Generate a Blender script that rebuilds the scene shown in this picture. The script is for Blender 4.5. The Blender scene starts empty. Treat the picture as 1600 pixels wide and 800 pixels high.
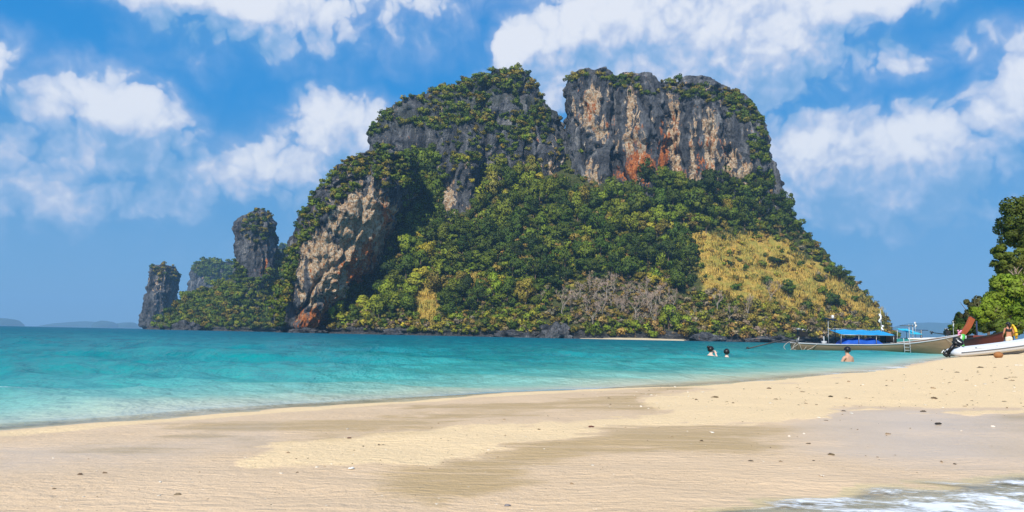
import bpy, bmesh, math, random
import numpy as np
from mathutils import Vector, Matrix
from mathutils.bvhtree import BVHTree

random.seed(7)
RNG = np.random.default_rng(7)
SC = bpy.context.scene
COL = SC.collection

# ------------------------------------------------------------------ camera
F = 1155.0                       # focal length in pixels of a 1600 px wide frame
HC = 0.65                        # camera height over the water (m)
ROLL = math.atan(0.0203)
PITCH = math.atan(125.2 / F)
cp, sp, cr, sr = math.cos(PITCH), math.sin(PITCH), math.cos(ROLL), math.sin(ROLL)
FWD = np.array([0, cp, sp])
UP0 = np.array([0, -sp, cp])
RT0 = np.array([1.0, 0, 0])
RT = cr * RT0 + sr * UP0
UP = -sr * RT0 + cr * UP0
cam_d = bpy.data.cameras.new('camera')
cam = bpy.data.objects.new('camera', cam_d)
COL.objects.link(cam)
cam_d.sensor_width = 36.0
cam_d.lens = F / 1600 * 36.0
cam_d.clip_start = 0.05
cam_d.clip_end = 60000
cam.matrix_world = Matrix(((RT[0], UP[0], -FWD[0], 0), (RT[1], UP[1], -FWD[1], 0), (RT[2], UP[2], -FWD[2], HC), (0, 0, 0, 1)))
SC.camera = cam

# ------------------------------------------------------------------ exposure / render
SC.render.engine = 'CYCLES'
SC.view_settings.view_transform = 'Standard'
SC.view_settings.look = 'None'
SC.view_settings.exposure = 0.25
SC.view_settings.gamma = 1.0
SC.cycles.use_denoising = True
try:
    SC.cycles.denoiser = 'OPENIMAGEDENOISE'
    SC.cycles.denoising_input_passes = 'RGB_ALBEDO_NORMAL'
    SC.cycles.denoising_prefilter = 'ACCURATE'
except Exception:
    pass
SC.cycles.max_bounces = 6
SC.cycles.diffuse_bounces = 3
SC.cycles.glossy_bounces = 2
SC.cycles.transmission_bounces = 2
SC.cycles.transparent_max_bounces = 8
SC.cycles.volume_bounces = 0
SC.cycles.caustics_reflective = False
SC.cycles.caustics_refractive = False
SC.cycles.sample_clamp_indirect = 4.0

SUN_DIR = np.array([-0.30, -0.90, 0.80]); SUN_DIR /= np.linalg.norm(SUN_DIR)
SUN_STRENGTH = 4.8
SKY_STRENGTH = 0.12
SUN_EL = math.asin(SUN_DIR[2])
SUN_ROT = math.atan2(SUN_DIR[0], SUN_DIR[1])


# ------------------------------------------------------------------ projection helpers (measure the place)
def ray(px, py):
    d = FWD * F + RT * (px - 800.0) + UP * (400.0 - py)
    return d / np.linalg.norm(d)


def at(px, py, Y):
    d = ray(px, py)
    return np.array([0, 0, HC]) + d * (Y / d[1])


def project(P):
    Q = np.asarray(P, float) - np.array([0, 0, HC])
    z = Q @ FWD
    return 800 + F * (Q @ RT) / z, 400 - F * (Q @ UP) / z


def hor(px):
    return 509.0 + 0.0203 * px


# ------------------------------------------------------------------ node helper
class NT:
    def __init__(self, tree):
        self.t = tree

    def n(self, typ, out=0, props=None, **ins):
        nd = self.t.nodes.new(typ)
        for k, v in (props or {}).items():
            setattr(nd, k, v)
        for k, v in ins.items():
            key = int(k[1:]) if k[0] == 'i' and k[1:].isdigit() else k.replace('_', ' ')
            s = nd.inputs[key]
            if isinstance(v, bpy.types.NodeSocket):
                self.t.links.new(v, s)
            else:
                s.default_value = v
        return nd if out is None else nd.outputs[out]

    def math(self, op, a, b=0.0, c=0.0, clamp=False):
        return self.n('ShaderNodeMath', props={'operation': op, 'use_clamp': clamp}, i0=a, i1=b, i2=c)

    def vmath(self, op, a, b=(0, 0, 0), out=0):
        return self.n('ShaderNodeVectorMath', out=out, props={'operation': op}, i0=a, i1=b)

    def mixc(self, f, a, b, blend='MIX'):
        nd = self.t.nodes.new('ShaderNodeMix')
        nd.data_type = 'RGBA'; nd.blend_type = blend; nd.clamp_factor = True
        for i, v in ((0, f), (6, a), (7, b)):
            if isinstance(v, bpy.types.NodeSocket):
                self.t.links.new(v, nd.inputs[i])
            else:
                nd.inputs[i].default_value = v if i == 0 else (tuple(v) + (1,))[:4]
        return nd.outputs[2]

    def mixf(self, f, a, b):
        return self.math('ADD', self.math('MULTIPLY', a, self.math('SUBTRACT', 1.0, f)), self.math('MULTIPLY', b, f))

    def smooth(self, v, lo, hi, a=0.0, b=1.0):
        return self.n('ShaderNodeMapRange', props={'interpolation_type': 'SMOOTHSTEP'}, Value=v, From_Min=lo, From_Max=hi, To_Min=a, To_Max=b)

    def noise(self, vec, scale, detail=4, rough=0.55, dist=0.0, out=0):
        return self.n('ShaderNodeTexNoise', out=out, Vector=vec, Scale=scale, Detail=detail, Roughness=rough, Distortion=dist)

    def ramp(self, f, stops):
        nd = self.t.nodes.new('ShaderNodeValToRGB')
        self.t.links.new(f, nd.inputs[0])
        e = nd.color_ramp.elements
        while len(e) < len(stops):
            e.new(0.5)
        for el, (p, c) in zip(e, stops):
            el.position = p
            el.color = (tuple(c) + (1,))[:4]
        return nd.outputs[0]

    def attr(self, name, out=2):
        return self.n('ShaderNodeAttribute', out=out, props={'attribute_name': name})

    def scale(self, vec, s):
        return self.vmath('MULTIPLY', vec, s)


# ------------------------------------------------------------------ world: sky with clouds
world = bpy.data.worlds.new('World')
SC.world = world
world.use_nodes = True
wt = world.node_tree
wt.nodes.clear()
W = NT(wt)


def ang(px, py):
    d = ray(px, py)
    return math.atan2(d[0], d[1]), math.asin(d[2])


# clouds of this sky: direction (measured in the photograph), size and density
CLOUDS = [  # px, py, rx, ry, weight
    # soft flat cloud high on the left
    (300, -12, 150, 34, 1.0), (380, 30, 150, 50, 0.62), (520, 30, 170, 60, 0.52), (650, 15, 120, 50, 0.50), (290, 92, 70, 26, 0.40), (500, 95, 110, 36, 0.36),
    # left cumulus
    (180, 165, 58, 46, 1.0), (90, 175, 60, 46, 0.66), (235, 215, 62, 44, 0.86), (150, 240, 130, 60, 0.66), (70, 300, 90, 60, 0.76), (190, 300, 110, 56, 0.60), (270, 250, 60, 40, 0.6),
    # cumulus by the island
    (510, 205, 52, 52, 1.0), (572, 215, 50, 50, 0.88), (460, 258, 90, 46, 0.80), (350, 285, 80, 36, 0.76), (262, 310, 56, 30, 0.68), (480, 305, 150, 46, 0.56),
    # great cloud over the right cliff
    (905, 45, 72, 52, 1.0), (812, 70, 34, 34, 0.95), (1010, 25, 140, 80, 1.08), (1120, 60, 130, 90, 1.0), (1000, 110, 180, 80, 0.86), (1215, 60, 90, 80, 0.92),
    (860, 130, 70, 70, 0.70), (1190, 150, 80, 70, 0.62), (1250, 15, 120, 50, 0.92), (1370, -10, 130, 30, 0.92), (1225, 95, 50, 36, 0.9), (760, 122, 26, 18, 0.7),
    (1400, 92, 80, 34, 0.56), (1510, 66, 80, 30, 0.46), (1340, 150, 90, 40, 0.34),
    # right cumulus
    (1280, 248, 74, 58, 1.0), (1412, 250, 90, 62, 1.02), (1345, 300, 150, 60, 0.84), (1235, 300, 60, 60, 0.76), (1500, 285, 90, 66, 0.62),
    (1590, 165, 56, 60, 0.74), (1620, 110, 40, 40, 0.95), (1580, 240, 90, 90, 0.52),
    (-10, 110, 30, 50, 0.70), (-6, 215, 40, 46, 0.55),
    # low haze clouds
    (250, 375, 330, 40, 0.36), (1400, 385, 280, 40, 0.33), (520, 400, 200, 40, 0.30),
]
gt = bpy.data.node_groups.new('cloud_density', 'ShaderNodeTree')
gt.interface.new_socket('Vector', in_out='INPUT', socket_type='NodeSocketVector')
gt.interface.new_socket('Density', in_out='OUTPUT', socket_type='NodeSocketFloat')
C = NT(gt)
gin = gt.nodes.new('NodeGroupInput'); gout = gt.nodes.new('NodeGroupOutput')
vec = gin.outputs[0]                                   # (azimuth, elevation, 0)
D2 = {'noise_dimensions': '2D'}


def cn(v, sc, det, ro, out=0):
    return C.n('ShaderNodeTexNoise', out=out, props=D2, Vector=v, Scale=sc, Detail=det, Roughness=ro)


warp = C.scale(C.vmath('SUBTRACT', cn(vec, 12.0, 4, 0.55, 1), (0.5, 0.5, 0.5)), (0.060, 0.055, 0))
wv = C.vmath('ADD', vec, warp)
total = None
for (px, py, rx, ry, wgt) in CLOUDS:
    a0, e0 = ang(px, py)
    d = C.vmath('SUBTRACT', wv, (a0, e0, 0))
    d = C.scale(d, (F / rx * 0.66, F / ry * 0.66, 0))
    ln = C.vmath('LENGTH', d, out=1)
    b = C.smooth(ln, 1.55, 0.0, 0.0, wgt)
    total = b if total is None else C.math('SMOOTH_MAX', total, b, 0.10)
# the same broken cumulus all round the sky, outside the stretch measured above
az = C.n('ShaderNodeSeparateXYZ', out=0, Vector=vec)
el = C.n('ShaderNodeSeparateXYZ', out=1, Vector=vec)
side = C.smooth(C.math('ABSOLUTE', az), 0.66, 0.85)
high = C.smooth(el, 0.47, 0.60)
other = C.math('MAXIMUM', side, high)
gen = cn(C.scale(vec, (1.0, 1.6, 1.0)), 3.4, 2, 0.5)
gen = C.math('MULTIPLY', C.smooth(gen, 0.48, 0.72), other)
total = C.math('MAXIMUM', total, gen)
fb = cn(wv, 18.0, 5, 0.48)
vor = C.n('ShaderNodeTexVoronoi', out=0, props={'feature': 'F1', 'voronoi_dimensions': '2D'}, Vector=wv, Scale=34.0)
vor2 = C.n('ShaderNodeTexVoronoi', out=0, props={'feature': 'F1', 'voronoi_dimensions': '2D'}, Vector=wv, Scale=85.0)
bill = C.math('ADD', C.math('SUBTRACT', 0.42, vor), C.math('MULTIPLY', C.math('SUBTRACT', 0.42, vor2), 0.42))
dens = C.math('ADD', total, C.math('MULTIPLY', C.math('SUBTRACT', fb, 0.5), 0.34))
dens = C.math('ADD', dens, C.math('MULTIPLY', bill, C.smooth(total, 0.25, 0.6, 0.06, 0.34)))
gt.links.new(dens, gout.inputs[0])

sky = W.n('ShaderNodeTexSky', props={'sky_type': 'NISHITA', 'sun_disc': False, 'sun_elevation': SUN_EL, 'sun_rotation': SUN_ROT,
                                     'air_density': 1.0, 'dust_density': 0.3, 'ozone_density': 3.0, 'altitude': 0.0})
geo = W.n('ShaderNodeTexCoord', out=0)
sx = W.n('ShaderNodeSeparateXYZ', out=None, Vector=geo)
azw = W.math('ARCTAN2', sx.outputs[0], sx.outputs[1])
elw = W.math('ARCSINE', sx.outputs[2])
av = W.n('ShaderNodeCombineXYZ', X=azw, Y=elw, Z=0.0)
# the deep tropical blue of the day, by height over the horizon, the same all round
KS = 1.0 / SKY_STRENGTH / 2 ** SC.view_settings.exposure
tone = W.ramp(W.math('DIVIDE', W.math('MAXIMUM', elw, 0.0), 1.57), [(0.0, (0.190 * KS, 0.410 * KS, 0.670 * KS)), (0.09, (0.085 * KS, 0.330 * KS, 0.670 * KS)), (0.19, (0.004 * KS, 0.265 * KS, 0.705 * KS)),
                                                                 (0.30, (0.000 * KS, 0.235 * KS, 0.670 * KS)), (1.0, (0.000 * KS, 0.120 * KS, 0.430 * KS))])
gam = W.mixc(0.94, sky, tone)


def cloud_at(v):
    nd = wt.nodes.new('ShaderNodeGroup'); nd.node_tree = gt
    wt.links.new(v, nd.inputs[0])
    return nd.outputs[0]


D0 = cloud_at(av)
D1 = cloud_at(W.vmath('ADD', av, (-0.022, 0.044, 0)))
alpha = W.math('ADD', W.smooth(D0, 0.02, 0.70, 0.0, 0.56), W.smooth(D0, 0.41, 0.52, 0.0, 0.38))
lit = W.math('ADD', W.math('MULTIPLY', W.math('SUBTRACT', D0, D1), 1.05), W.math('MULTIPLY', W.smooth(elw, 0.08, 0.42), 0.34))
lit = W.math('ADD', lit, W.math('MULTIPLY', W.math('SUBTRACT', D0, 0.7), 0.28))
lit = W.smooth(lit, -0.42, 0.86)
CB = 1.0 / (SKY_STRENGTH * 10) / 2 ** SC.view_settings.exposure
ccol = W.ramp(lit, [(0.0, (2.0 * CB, 4.2 * CB, 7.2 * CB)), (0.35, (3.6 * CB, 5.3 * CB, 8.0 * CB)), (0.66, (5.9 * CB, 6.7 * CB, 8.5 * CB)), (1.0, (9.2 * CB, 9.3 * CB, 9.7 * CB))])
skyc = W.mixc(W.math('MULTIPLY', alpha, 0.95), gam, ccol)
# below the horizon the sky goes on in the tone of its lowest band
bg = W.n('ShaderNodeBackground', Color=skyc, Strength=SKY_STRENGTH)
wo = wt.nodes.new('ShaderNodeOutputWorld')
wt.links.new(bg, wo.inputs[0])
world.cycles.sampling_method = 'NONE'

sun_d = bpy.data.lights.new('sun', 'SUN')
sun_d.energy = SUN_STRENGTH
sun_d.angle = math.radians(0.5)
sun_d.color = (1.0, 0.955, 0.87)
sun = bpy.data.objects.new('sun', sun_d)
COL.objects.link(sun)
sun.rotation_euler = Vector(SUN_DIR).to_track_quat('Z', 'Y').to_euler()


# ------------------------------------------------------------------ numpy noise
def _hash(ix, iy, iz, seed):
    h = (ix.astype(np.int64) * 374761393 + iy.astype(np.int64) * 668265263 + iz.astype(np.int64) * 1274126177 + seed * 974634541) & 0xFFFFFFFF
    h = ((h ^ (h >> 13)) * 1274126177) & 0xFFFFFFFF
    h = h ^ (h >> 16)
    return (h & 0xFFFFFF).astype(np.float64) / 0xFFFFFF


def vnoise(p, seed=0):
    i = np.floor(p); f = p - i
    f = f * f * (3 - 2 * f)
    i = i.astype(np.int64)
    x, y, z = i[:, 0], i[:, 1], i[:, 2]
    fx, fy, fz = f[:, 0], f[:, 1], f[:, 2]
    r = 0
    for dx in (0, 1):
        for dy in (0, 1):
            for dz in (0, 1):
                w = (fx if dx else 1 - fx) * (fy if dy else 1 - fy) * (fz if dz else 1 - fz)
                r = r + w * _hash(x + dx, y + dy, z + dz, seed)
    return r * 2 - 1


def fbm(p, octv=4, seed=0, gain=0.5):
    a, s, r = 1.0, 1.0, 0
    for o in range(octv):
        r = r + a * vnoise(p * s, seed + o * 17)
        a *= gain; s *= 2.03
    return r


def sstep(v, lo, hi):
    t = np.clip((v - lo) / (hi - lo), 0, 1)
    return t * t * (3 - 2 * t)


def inpoly(px, py, poly):
    px = np.asarray(px, float); py = np.asarray(py, float)
    r = np.zeros(px.shape, bool)
    n = len(poly)
    for i in range(n):
        x0, y0 = poly[i]; x1, y1 = poly[(i + 1) % n]
        if y0 == y1:
            continue
        c = ((y0 > py) != (y1 > py)) & (px < (x1 - x0) * (py - y0) / (y1 - y0) + x0)
        r ^= c
    return r


def polydist(px, py, poly):
    """signed distance to a polygon's outline, positive inside"""
    d = np.full(np.shape(px), 1e9)
    n = len(poly)
    for i in range(n):
        x0, y0 = poly[i]; x1, y1 = poly[(i + 1) % n]
        vx, vy = x1 - x0, y1 - y0
        t = np.clip(((px - x0) * vx + (py - y0) * vy) / (vx * vx + vy * vy + 1e-9), 0, 1)
        d = np.minimum(d, np.hypot(px - x0 - t * vx, py - y0 - t * vy))
    return np.where(inpoly(px, py, poly), d, -d)


# ------------------------------------------------------------------ mesh / object helpers
def mesh_np(name, verts, faces, mat=None, smooth=True, attrs=None, fmat=None):
    """faces: (n,3) or (n,4) index array"""
    m = bpy.data.meshes.new(name)
    verts = np.asarray(verts, np.float32); faces = np.asarray(faces, np.int32)
    nf, k = faces.shape
    m.vertices.add(len(verts)); m.vertices.foreach_set('co', verts.ravel())
    m.loops.add(nf * k); m.loops.foreach_set('vertex_index', faces.ravel())
    m.polygons.add(nf)
    m.polygons.foreach_set('loop_start', np.arange(0, nf * k, k, dtype=np.int32))
    m.polygons.foreach_set('loop_total', np.full(nf, k, np.int32))
    m.polygons.foreach_set('use_smooth', np.full(nf, smooth, bool))
    for an, av_ in (attrs or {}).items():
        av_ = np.asarray(av_, np.float32)
        if av_.ndim == 1:
            a = m.attributes.new(an, 'FLOAT', 'POINT'); a.data.foreach_set('value', av_)
        else:
            a = m.attributes.new(an, 'FLOAT_COLOR', 'POINT')
            if av_.shape[1] == 3:
                av_ = np.concatenate([av_, np.ones((len(av_), 1), np.float32)], 1)
            a.data.foreach_set('color', av_.ravel())
    m.update(calc_edges=True)
    if mat:
        m.materials.append(mat)
    return m


def link(name, data, parent=None, label=None, cat=None, group=None, kind=None):
    o = bpy.data.objects.new(name, data)
    COL.objects.link(o)
    if parent is not None:
        o.parent = parent
    tag(o, label, cat, group, kind)
    return o


def tag(o, label=None, cat=None, group=None, kind=None):
    for k, v in (('label', label), ('category', cat), ('group', group), ('kind', kind)):
        if v is not None:
            o[k] = v
    return o


class MB:
    """collects shapes into one mesh"""
    def __init__(self):
        self.v = []; self.f = []

    def add(self, vs, fs):
        b = len(self.v)
        self.v += [tuple(map(float, v)) for v in vs]
        self.f += [tuple(i + b for i in f) for f in fs]
        return self

    def box(self, c, s, rot=None, taper=1.0):
        x, y, z = s[0] / 2, s[1] / 2, s[2] / 2
        vs = [Vector((sx * x * (taper if k else 1), sy * y * (taper if k else 1), (z if k else -z))) for k in (0, 1) for sx, sy in ((-1, -1), (1, -1), (1, 1), (-1, 1))]
        if rot is not None:
            vs = [rot @ v for v in vs]
        vs = [v + Vector(c) for v in vs]
        return self.add(vs, [(3, 2, 1, 0), (4, 5, 6, 7), (0, 1, 5, 4), (1, 2, 6, 5), (2, 3, 7, 6), (3, 0, 4, 7)])

    def tube(self, pts, rad, n=8, cap=True):
        pts = [Vector(p) for p in pts]
        if not hasattr(rad, '__len__'):
            rad = [rad] * len(pts)
        rings = []
        up = None
        for i, p in enumerate(pts):
            a = pts[max(i - 1, 0)]; b = pts[min(i + 1, len(pts) - 1)]
            t = (b - a).normalized()
            if up is None:
                up = Vector((0, 0, 1)) if abs(t.z) < 0.9 else Vector((1, 0, 0))
            u = t.cross(up).normalized(); w = u.cross(t).normalized(); up = w
            rings.append([p + (u * math.cos(2 * math.pi * k / n) + w * math.sin(2 * math.pi * k / n)) * rad[i] for k in range(n)])
        vs = [v for r in rings for v in r]
        fs = []
        for i in range(len(pts) - 1):
            for k in range(n):
                fs.append((i * n + k, i * n + (k + 1) % n, (i + 1) * n + (k + 1) % n, (i + 1) * n + k))
        if cap:
            fs.append(tuple(range(n))[::-1]); fs.append(tuple((len(pts) - 1) * n + k for k in range(n)))
        return self.add(vs, fs)

    def ball(self, c, r, seg=12, rings=8, jit=0.0, rng=None):
        r = (r, r, r) if not hasattr(r, '__len__') else r
        vs = [(c[0], c[1], c[2] - r[2])]
        for i in range(1, rings):
            th = math.pi * i / rings
            for k in range(seg):
                ph = 2 * math.pi * k / seg
                j = 1 + (rng.uniform(-jit, jit) if rng else 0)
                vs.append((c[0] + r[0] * j * math.sin(th) * math.cos(ph), c[1] + r[1] * j * math.sin(th) * math.sin(ph), c[2] - r[2] * j * math.cos(th)))
        vs.append((c[0], c[1], c[2] + r[2]))
        fs = []
        for k in range(seg):
            fs.append((0, 1 + (k + 1) % seg, 1 + k))
            fs.append((len(vs) - 1, 1 + (rings - 2) * seg + k, 1 + (rings - 2) * seg + (k + 1) % seg))
        for i in range(rings - 2):
            for k in range(seg):
                a = 1 + i * seg
                fs.append((a + k, a + (k + 1) % seg, a + seg + (k + 1) % seg, a + seg + k))
        return self.add(vs, fs)

    def build(self, name, mat, parent=None, smooth=True, bevel=0.0, **tags):
        m = bpy.data.meshes.new(name)
        m.from_pydata(self.v, [], self.f)
        m.update()
        m.materials.append(mat)
        if smooth:
            m.polygons.foreach_set('use_smooth', [True] * len(m.polygons))
        o = link(name, m, parent, **tags)
        if bevel:
            b = o.modifiers.new('bevel', 'BEVEL'); b.width = bevel; b.segments = 2; b.limit_method = 'ANGLE'
        return o


def empty(name, loc, rz=0.0, **tags):
    o = bpy.data.objects.new(name, None)
    COL.objects.link(o)
    o.location = loc; o.rotation_euler = (0, 0, rz); o.empty_display_size = 0.2
    tag(o, **tags)
    return o


# ------------------------------------------------------------------ materials
def new_mat(name):
    m = bpy.data.materials.new(name)
    m.use_nodes = True
    m.node_tree.nodes.clear()
    out = m.node_tree.nodes.new('ShaderNodeOutputMaterial')
    return m, NT(m.node_tree), out


def simple(name, col, rough=0.6, var=0.25, scale=8.0, metal=0.0, spec=0.4, stretch=(1, 1, 1)):
    m, g, out = new_mat(name)
    co = g.n('ShaderNodeTexCoord', out=3)
    v = g.scale(co, stretch)
    nz = g.noise(v, scale, 5, 0.6)
    c = g.mixc(nz, tuple(x * (1 - var) for x in col), tuple(min(1, x * (1 + var)) for x in col))
    b = g.n('ShaderNodeBump', Strength=0.25, Distance=0.02, Height=nz)
    p = g.n('ShaderNodeBsdfPrincipled', Base_Color=c, Roughness=rough, Metallic=metal, Normal=b)
    p.node.inputs['Specular IOR Level'].default_value = spec
    g.t.links.new(p, out.inputs[0])
    return m


def rock_material():
    m, g, out = new_mat('limestone')
    pos = g.n('ShaderNodeNewGeometry', out=0)
    wob = g.scale(g.vmath('SUBTRACT', g.noise(pos, 0.03, 3, 0.5, out=1), (0.5, 0.5, 0.5)), (10, 10, 10))
    p2 = g.vmath('ADD', pos, wob)
    streak = g.scale(p2, (1, 1, 0.16))
    n1 = g.noise(streak, 0.16, 6, 0.62)
    n2 = g.noise(g.scale(p2, (1, 1, 0.6)), 0.055, 5, 0.6)
    n3 = g.noise(pos, 0.6, 5, 0.65)
    n4 = g.noise(g.scale(p2, (1, 1, 0.32)), 0.34, 5, 0.68)
    n5 = g.noise(g.vmath('ADD', g.scale(p2, (1, 1, 0.16)), (31.0, 17.0, 5.0)), 0.17, 5, 0.62)
    grey = g.ramp(n1, [(0.30, (0.022, 0.024, 0.028)), (0.45, (0.082, 0.084, 0.092)), (0.58, (0.165, 0.167, 0.172)), (0.72, (0.42, 0.40, 0.38))])
    # pale, freshly broken limestone
    pale_a = g.attr('pale')
    pv = g.math('ADD', g.math('MULTIPLY', pale_a, 1.02), g.math('ADD', g.math('MULTIPLY', g.math('SUBTRACT', n4, 0.5), 1.9), g.math('ADD', g.math('MULTIPLY', g.math('SUBTRACT', n5, 0.5), 2.6), g.math('MULTIPLY', g.math('SUBTRACT', n2, 0.5), 1.2))))
    pm = g.smooth(pv, 0.50, 0.66)
    cream = g.ramp(n3, [(0.32, (0.34, 0.165, 0.07)), (0.47, (0.62, 0.40, 0.22)), (0.60, (0.76, 0.64, 0.47))])
    c = g.mixc(pm, grey, cream)
    rust_a = g.attr('rust')
    rv = g.math('ADD', g.math('MULTIPLY', rust_a, 1.12), g.math('ADD', g.math('MULTIPLY', g.math('SUBTRACT', n1, 0.5), 2.4), g.math('MULTIPLY', g.math('SUBTRACT', n4, 0.5), 2.6)))
    rm = g.smooth(rv, 0.52, 0.80)
    rustc = g.ramp(n3, [(0.32, (0.28, 0.07, 0.02)), (0.5, (0.55, 0.16, 0.035)), (0.68, (0.70, 0.32, 0.12))])
    c = g.mixc(rm, c, rustc)
    # black algae streaks
    s2 = g.noise(g.scale(p2, (1, 1, 0.07)), 0.22, 4, 0.6)
    c = g.mixc(g.smooth(s2, 0.58, 0.70, 0.0, 0.7), c, (0.020, 0.022, 0.026))
    # moss and low plants on ledges
    moss = g.math('MULTIPLY', g.smooth(g.attr('moss'), 0.25, 0.75), g.smooth(n2, 0.40, 0.58))
    c = g.mixc(moss, c, (0.045, 0.062, 0.020))
    hb = g.math('ADD', g.math('MULTIPLY', n4, 2.2), g.math('ADD', g.math('MULTIPLY', n1, 2.0), g.math('MULTIPLY', n3, 0.9)))
    bmp = g.n('ShaderNodeBump', Strength=1.0, Distance=3.2, Height=hb)
    p = g.n('ShaderNodeBsdfPrincipled', Base_Color=c, Roughness=0.9, Normal=bmp)
    p.node.inputs['Specular IOR Level'].default_value = 0.15
    g.t.links.new(p, out.inputs[0])
    return m


def slope_material():
    m, g, out = new_mat('island_soil_and_grass')
    pos = g.n('ShaderNodeNewGeometry', out=0)
    z = g.n('ShaderNodeSeparateXYZ', out=2, Vector=pos)
    n1 = g.noise(pos, 0.10, 6, 0.65)
    n2 = g.noise(pos, 0.7, 5, 0.7)
    n3 = g.noise(pos, 0.03, 4, 0.6)
    under = g.ramp(n2, [(0.3, (0.030, 0.045, 0.012)), (0.5, (0.06, 0.07, 0.02)), (0.7, (0.12, 0.10, 0.04))])
    gold = g.ramp(n2, [(0.28, (0.25, 0.165, 0.035)), (0.5, (0.44, 0.285, 0.06)), (0.72, (0.60, 0.42, 0.12))])
    gold = g.mixc(g.smooth(n1, 0.42, 0.60, 0.0, 0.8), gold, (0.27, 0.25, 0.05))
    gv = g.math('ADD', g.attr('grass'), g.math('MULTIPLY', g.math('SUBTRACT', n1, 0.5), 1.8))
    c = g.mixc(g.smooth(gv, 0.35, 0.65), under, gold)
    rock = g.ramp(n2, [(0.3, (0.018, 0.019, 0.021)), (0.55, (0.06, 0.06, 0.062)), (0.75, (0.22, 0.20, 0.18))])
    zz = g.math('ADD', z, g.math('MULTIPLY', g.math('SUBTRACT', n3, 0.5), 10.0))
    c = g.mixc(g.smooth(zz, 5.5, 3.5), c, rock)
    bmp = g.n('ShaderNodeBump', Strength=1.0, Distance=1.2, Height=g.math('ADD', n2, n1))
    p = g.n('ShaderNodeBsdfPrincipled', Base_Color=c, Roughness=0.95, Normal=bmp)
    p.node.inputs['Specular IOR Level'].default_value = 0.1
    g.t.links.new(p, out.inputs[0])
    return m


def foliage_material(name, source, trans=0.28):
    """source: 'object' takes the tree's own colour, 'attr' the colour stored per plant"""
    m, g, out = new_mat(name)
    if source == 'object':
        oi = g.n('ShaderNodeObjectInfo', out=None)
        base = oi.outputs['Color']
    else:
        base = g.attr('tint', out=0)
    pos = g.n('ShaderNodeNewGeometry', out=0)
    n1 = g.noise(pos, 0.35, 4, 0.6)
    lv = g.attr('leaf')
    hs = g.n('ShaderNodeHueSaturation', Color=base, Hue=g.mixf(lv, 0.485, 0.512), Saturation=g.mixf(n1, 0.85, 1.1),
             Value=g.math('MULTIPLY', g.mixf(lv, 0.62, 1.42), g.mixf(n1, 0.72, 1.28)))
    d = g.n('ShaderNodeBsdfPrincipled', Base_Color=hs, Roughness=0.62)
    d.node.inputs['Specular IOR Level'].default_value = 0.22
    t = g.n('ShaderNodeBsdfTranslucent', Color=g.mixc(1.0, hs, (1.15, 1.25, 0.55), 'MULTIPLY'))
    mx = g.n('ShaderNodeMixShader', i0=trans, i1=d, i2=t)
    g.t.links.new(mx, out.inputs[0])
    return m


M_ROCK = rock_material()
M_SLOPE = slope_material()
M_LEAF = foliage_material('leaves', 'object')
M_LEAF_A = foliage_material('leaves_mixed', 'attr')
M_BARK = simple('bark', (0.14, 0.10, 0.07), 0.9, 0.5, 2.0, stretch=(1, 1, 0.2))
M_BARK_PALE = simple('pale_bark', (0.30, 0.25, 0.20), 0.9, 0.35, 2.0, stretch=(1, 1, 0.2))

# ------------------------------------------------------------------ island: lofted limestone massifs
RUST = [(1000, 262, 30, 30, 0.88), (1036, 246, 10, 50, 0.95), (972, 272, 22, 16, 0.7), (992, 215, 8, 40, 0.55), (1056, 190, 7, 50, 0.5), (1095, 262, 12, 26, 0.6), (950, 190, 7, 24, 0.5), (1105, 225, 34, 18, 0.35), (1130, 240, 22, 22, 0.4), (1170, 262, 15, 20, 0.3),
        (556, 425, 34, 30, 0.85), (500, 500, 34, 18, 1.0), (574, 398, 26, 26, 0.85), (602, 340, 12, 46, 0.7), (530, 480, 30, 20, 0.7), (925, 160, 18, 24, 0.5), (1062, 275, 18, 18, 0.5),
        (413, 420, 12, 26, 0.55), (290, 498, 26, 14, 0.9), (520, 470, 26, 24, 0.5)]
PALE = [(922, 165, 20, 34, 1.0), (942, 200, 12, 26, 0.9), (984, 205, 13, 60, 0.95), (1004, 250, 16, 40, 0.85), (1052, 215, 11, 70, 0.95), (1083, 245, 10, 50, 0.75), (1108, 220, 12, 60, 0.85), (1138, 262, 14, 30, 0.9),
        (1160, 268, 14, 22, 0.7), (568, 365, 46, 74, 1.4), (515, 425, 46, 60, 1.25), (540, 455, 40, 40, 1.1), (855, 265, 44, 18, 0.35), (702, 312, 12, 34, 0.6), (465, 490, 22, 22, 0.4),
        (1080, 278, 70, 14, 0.6), (900, 285, 30, 14, 0.55), (250, 485, 10, 24, 0.4), (610, 225, 18, 10, 0.4), (715, 335, 14, 12, 0.6), (965, 230, 8, 40, 0.5)]
GOLD = [(668, 478, 22, 42, 0.95), (744, 446, 16, 26, 0.85), (820, 412, 26, 12, 0.75), (700, 500, 18, 14, 0.7), (1100, 390, 30, 20, 0.9), (905, 445, 20, 8, 0.6)]
GOLD_POLY = [(1078, 372), (1120, 360), (1190, 364), (1240, 382), (1280, 418), (1335, 446), (1380, 480), (1410, 512), (1300, 512), (1230, 488), (1160, 480), (1110, 462), (1090, 430)]


def blobs(px, py, lst):
    r = np.zeros(px.shape)
    for (x, y, rx, ry, w) in lst:
        r = np.maximum(r, w * np.exp(-(((px - x) / rx) ** 2 + ((py - y) / ry) ** 2) * 0.8))
    return r


LOFTS = []


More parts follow.
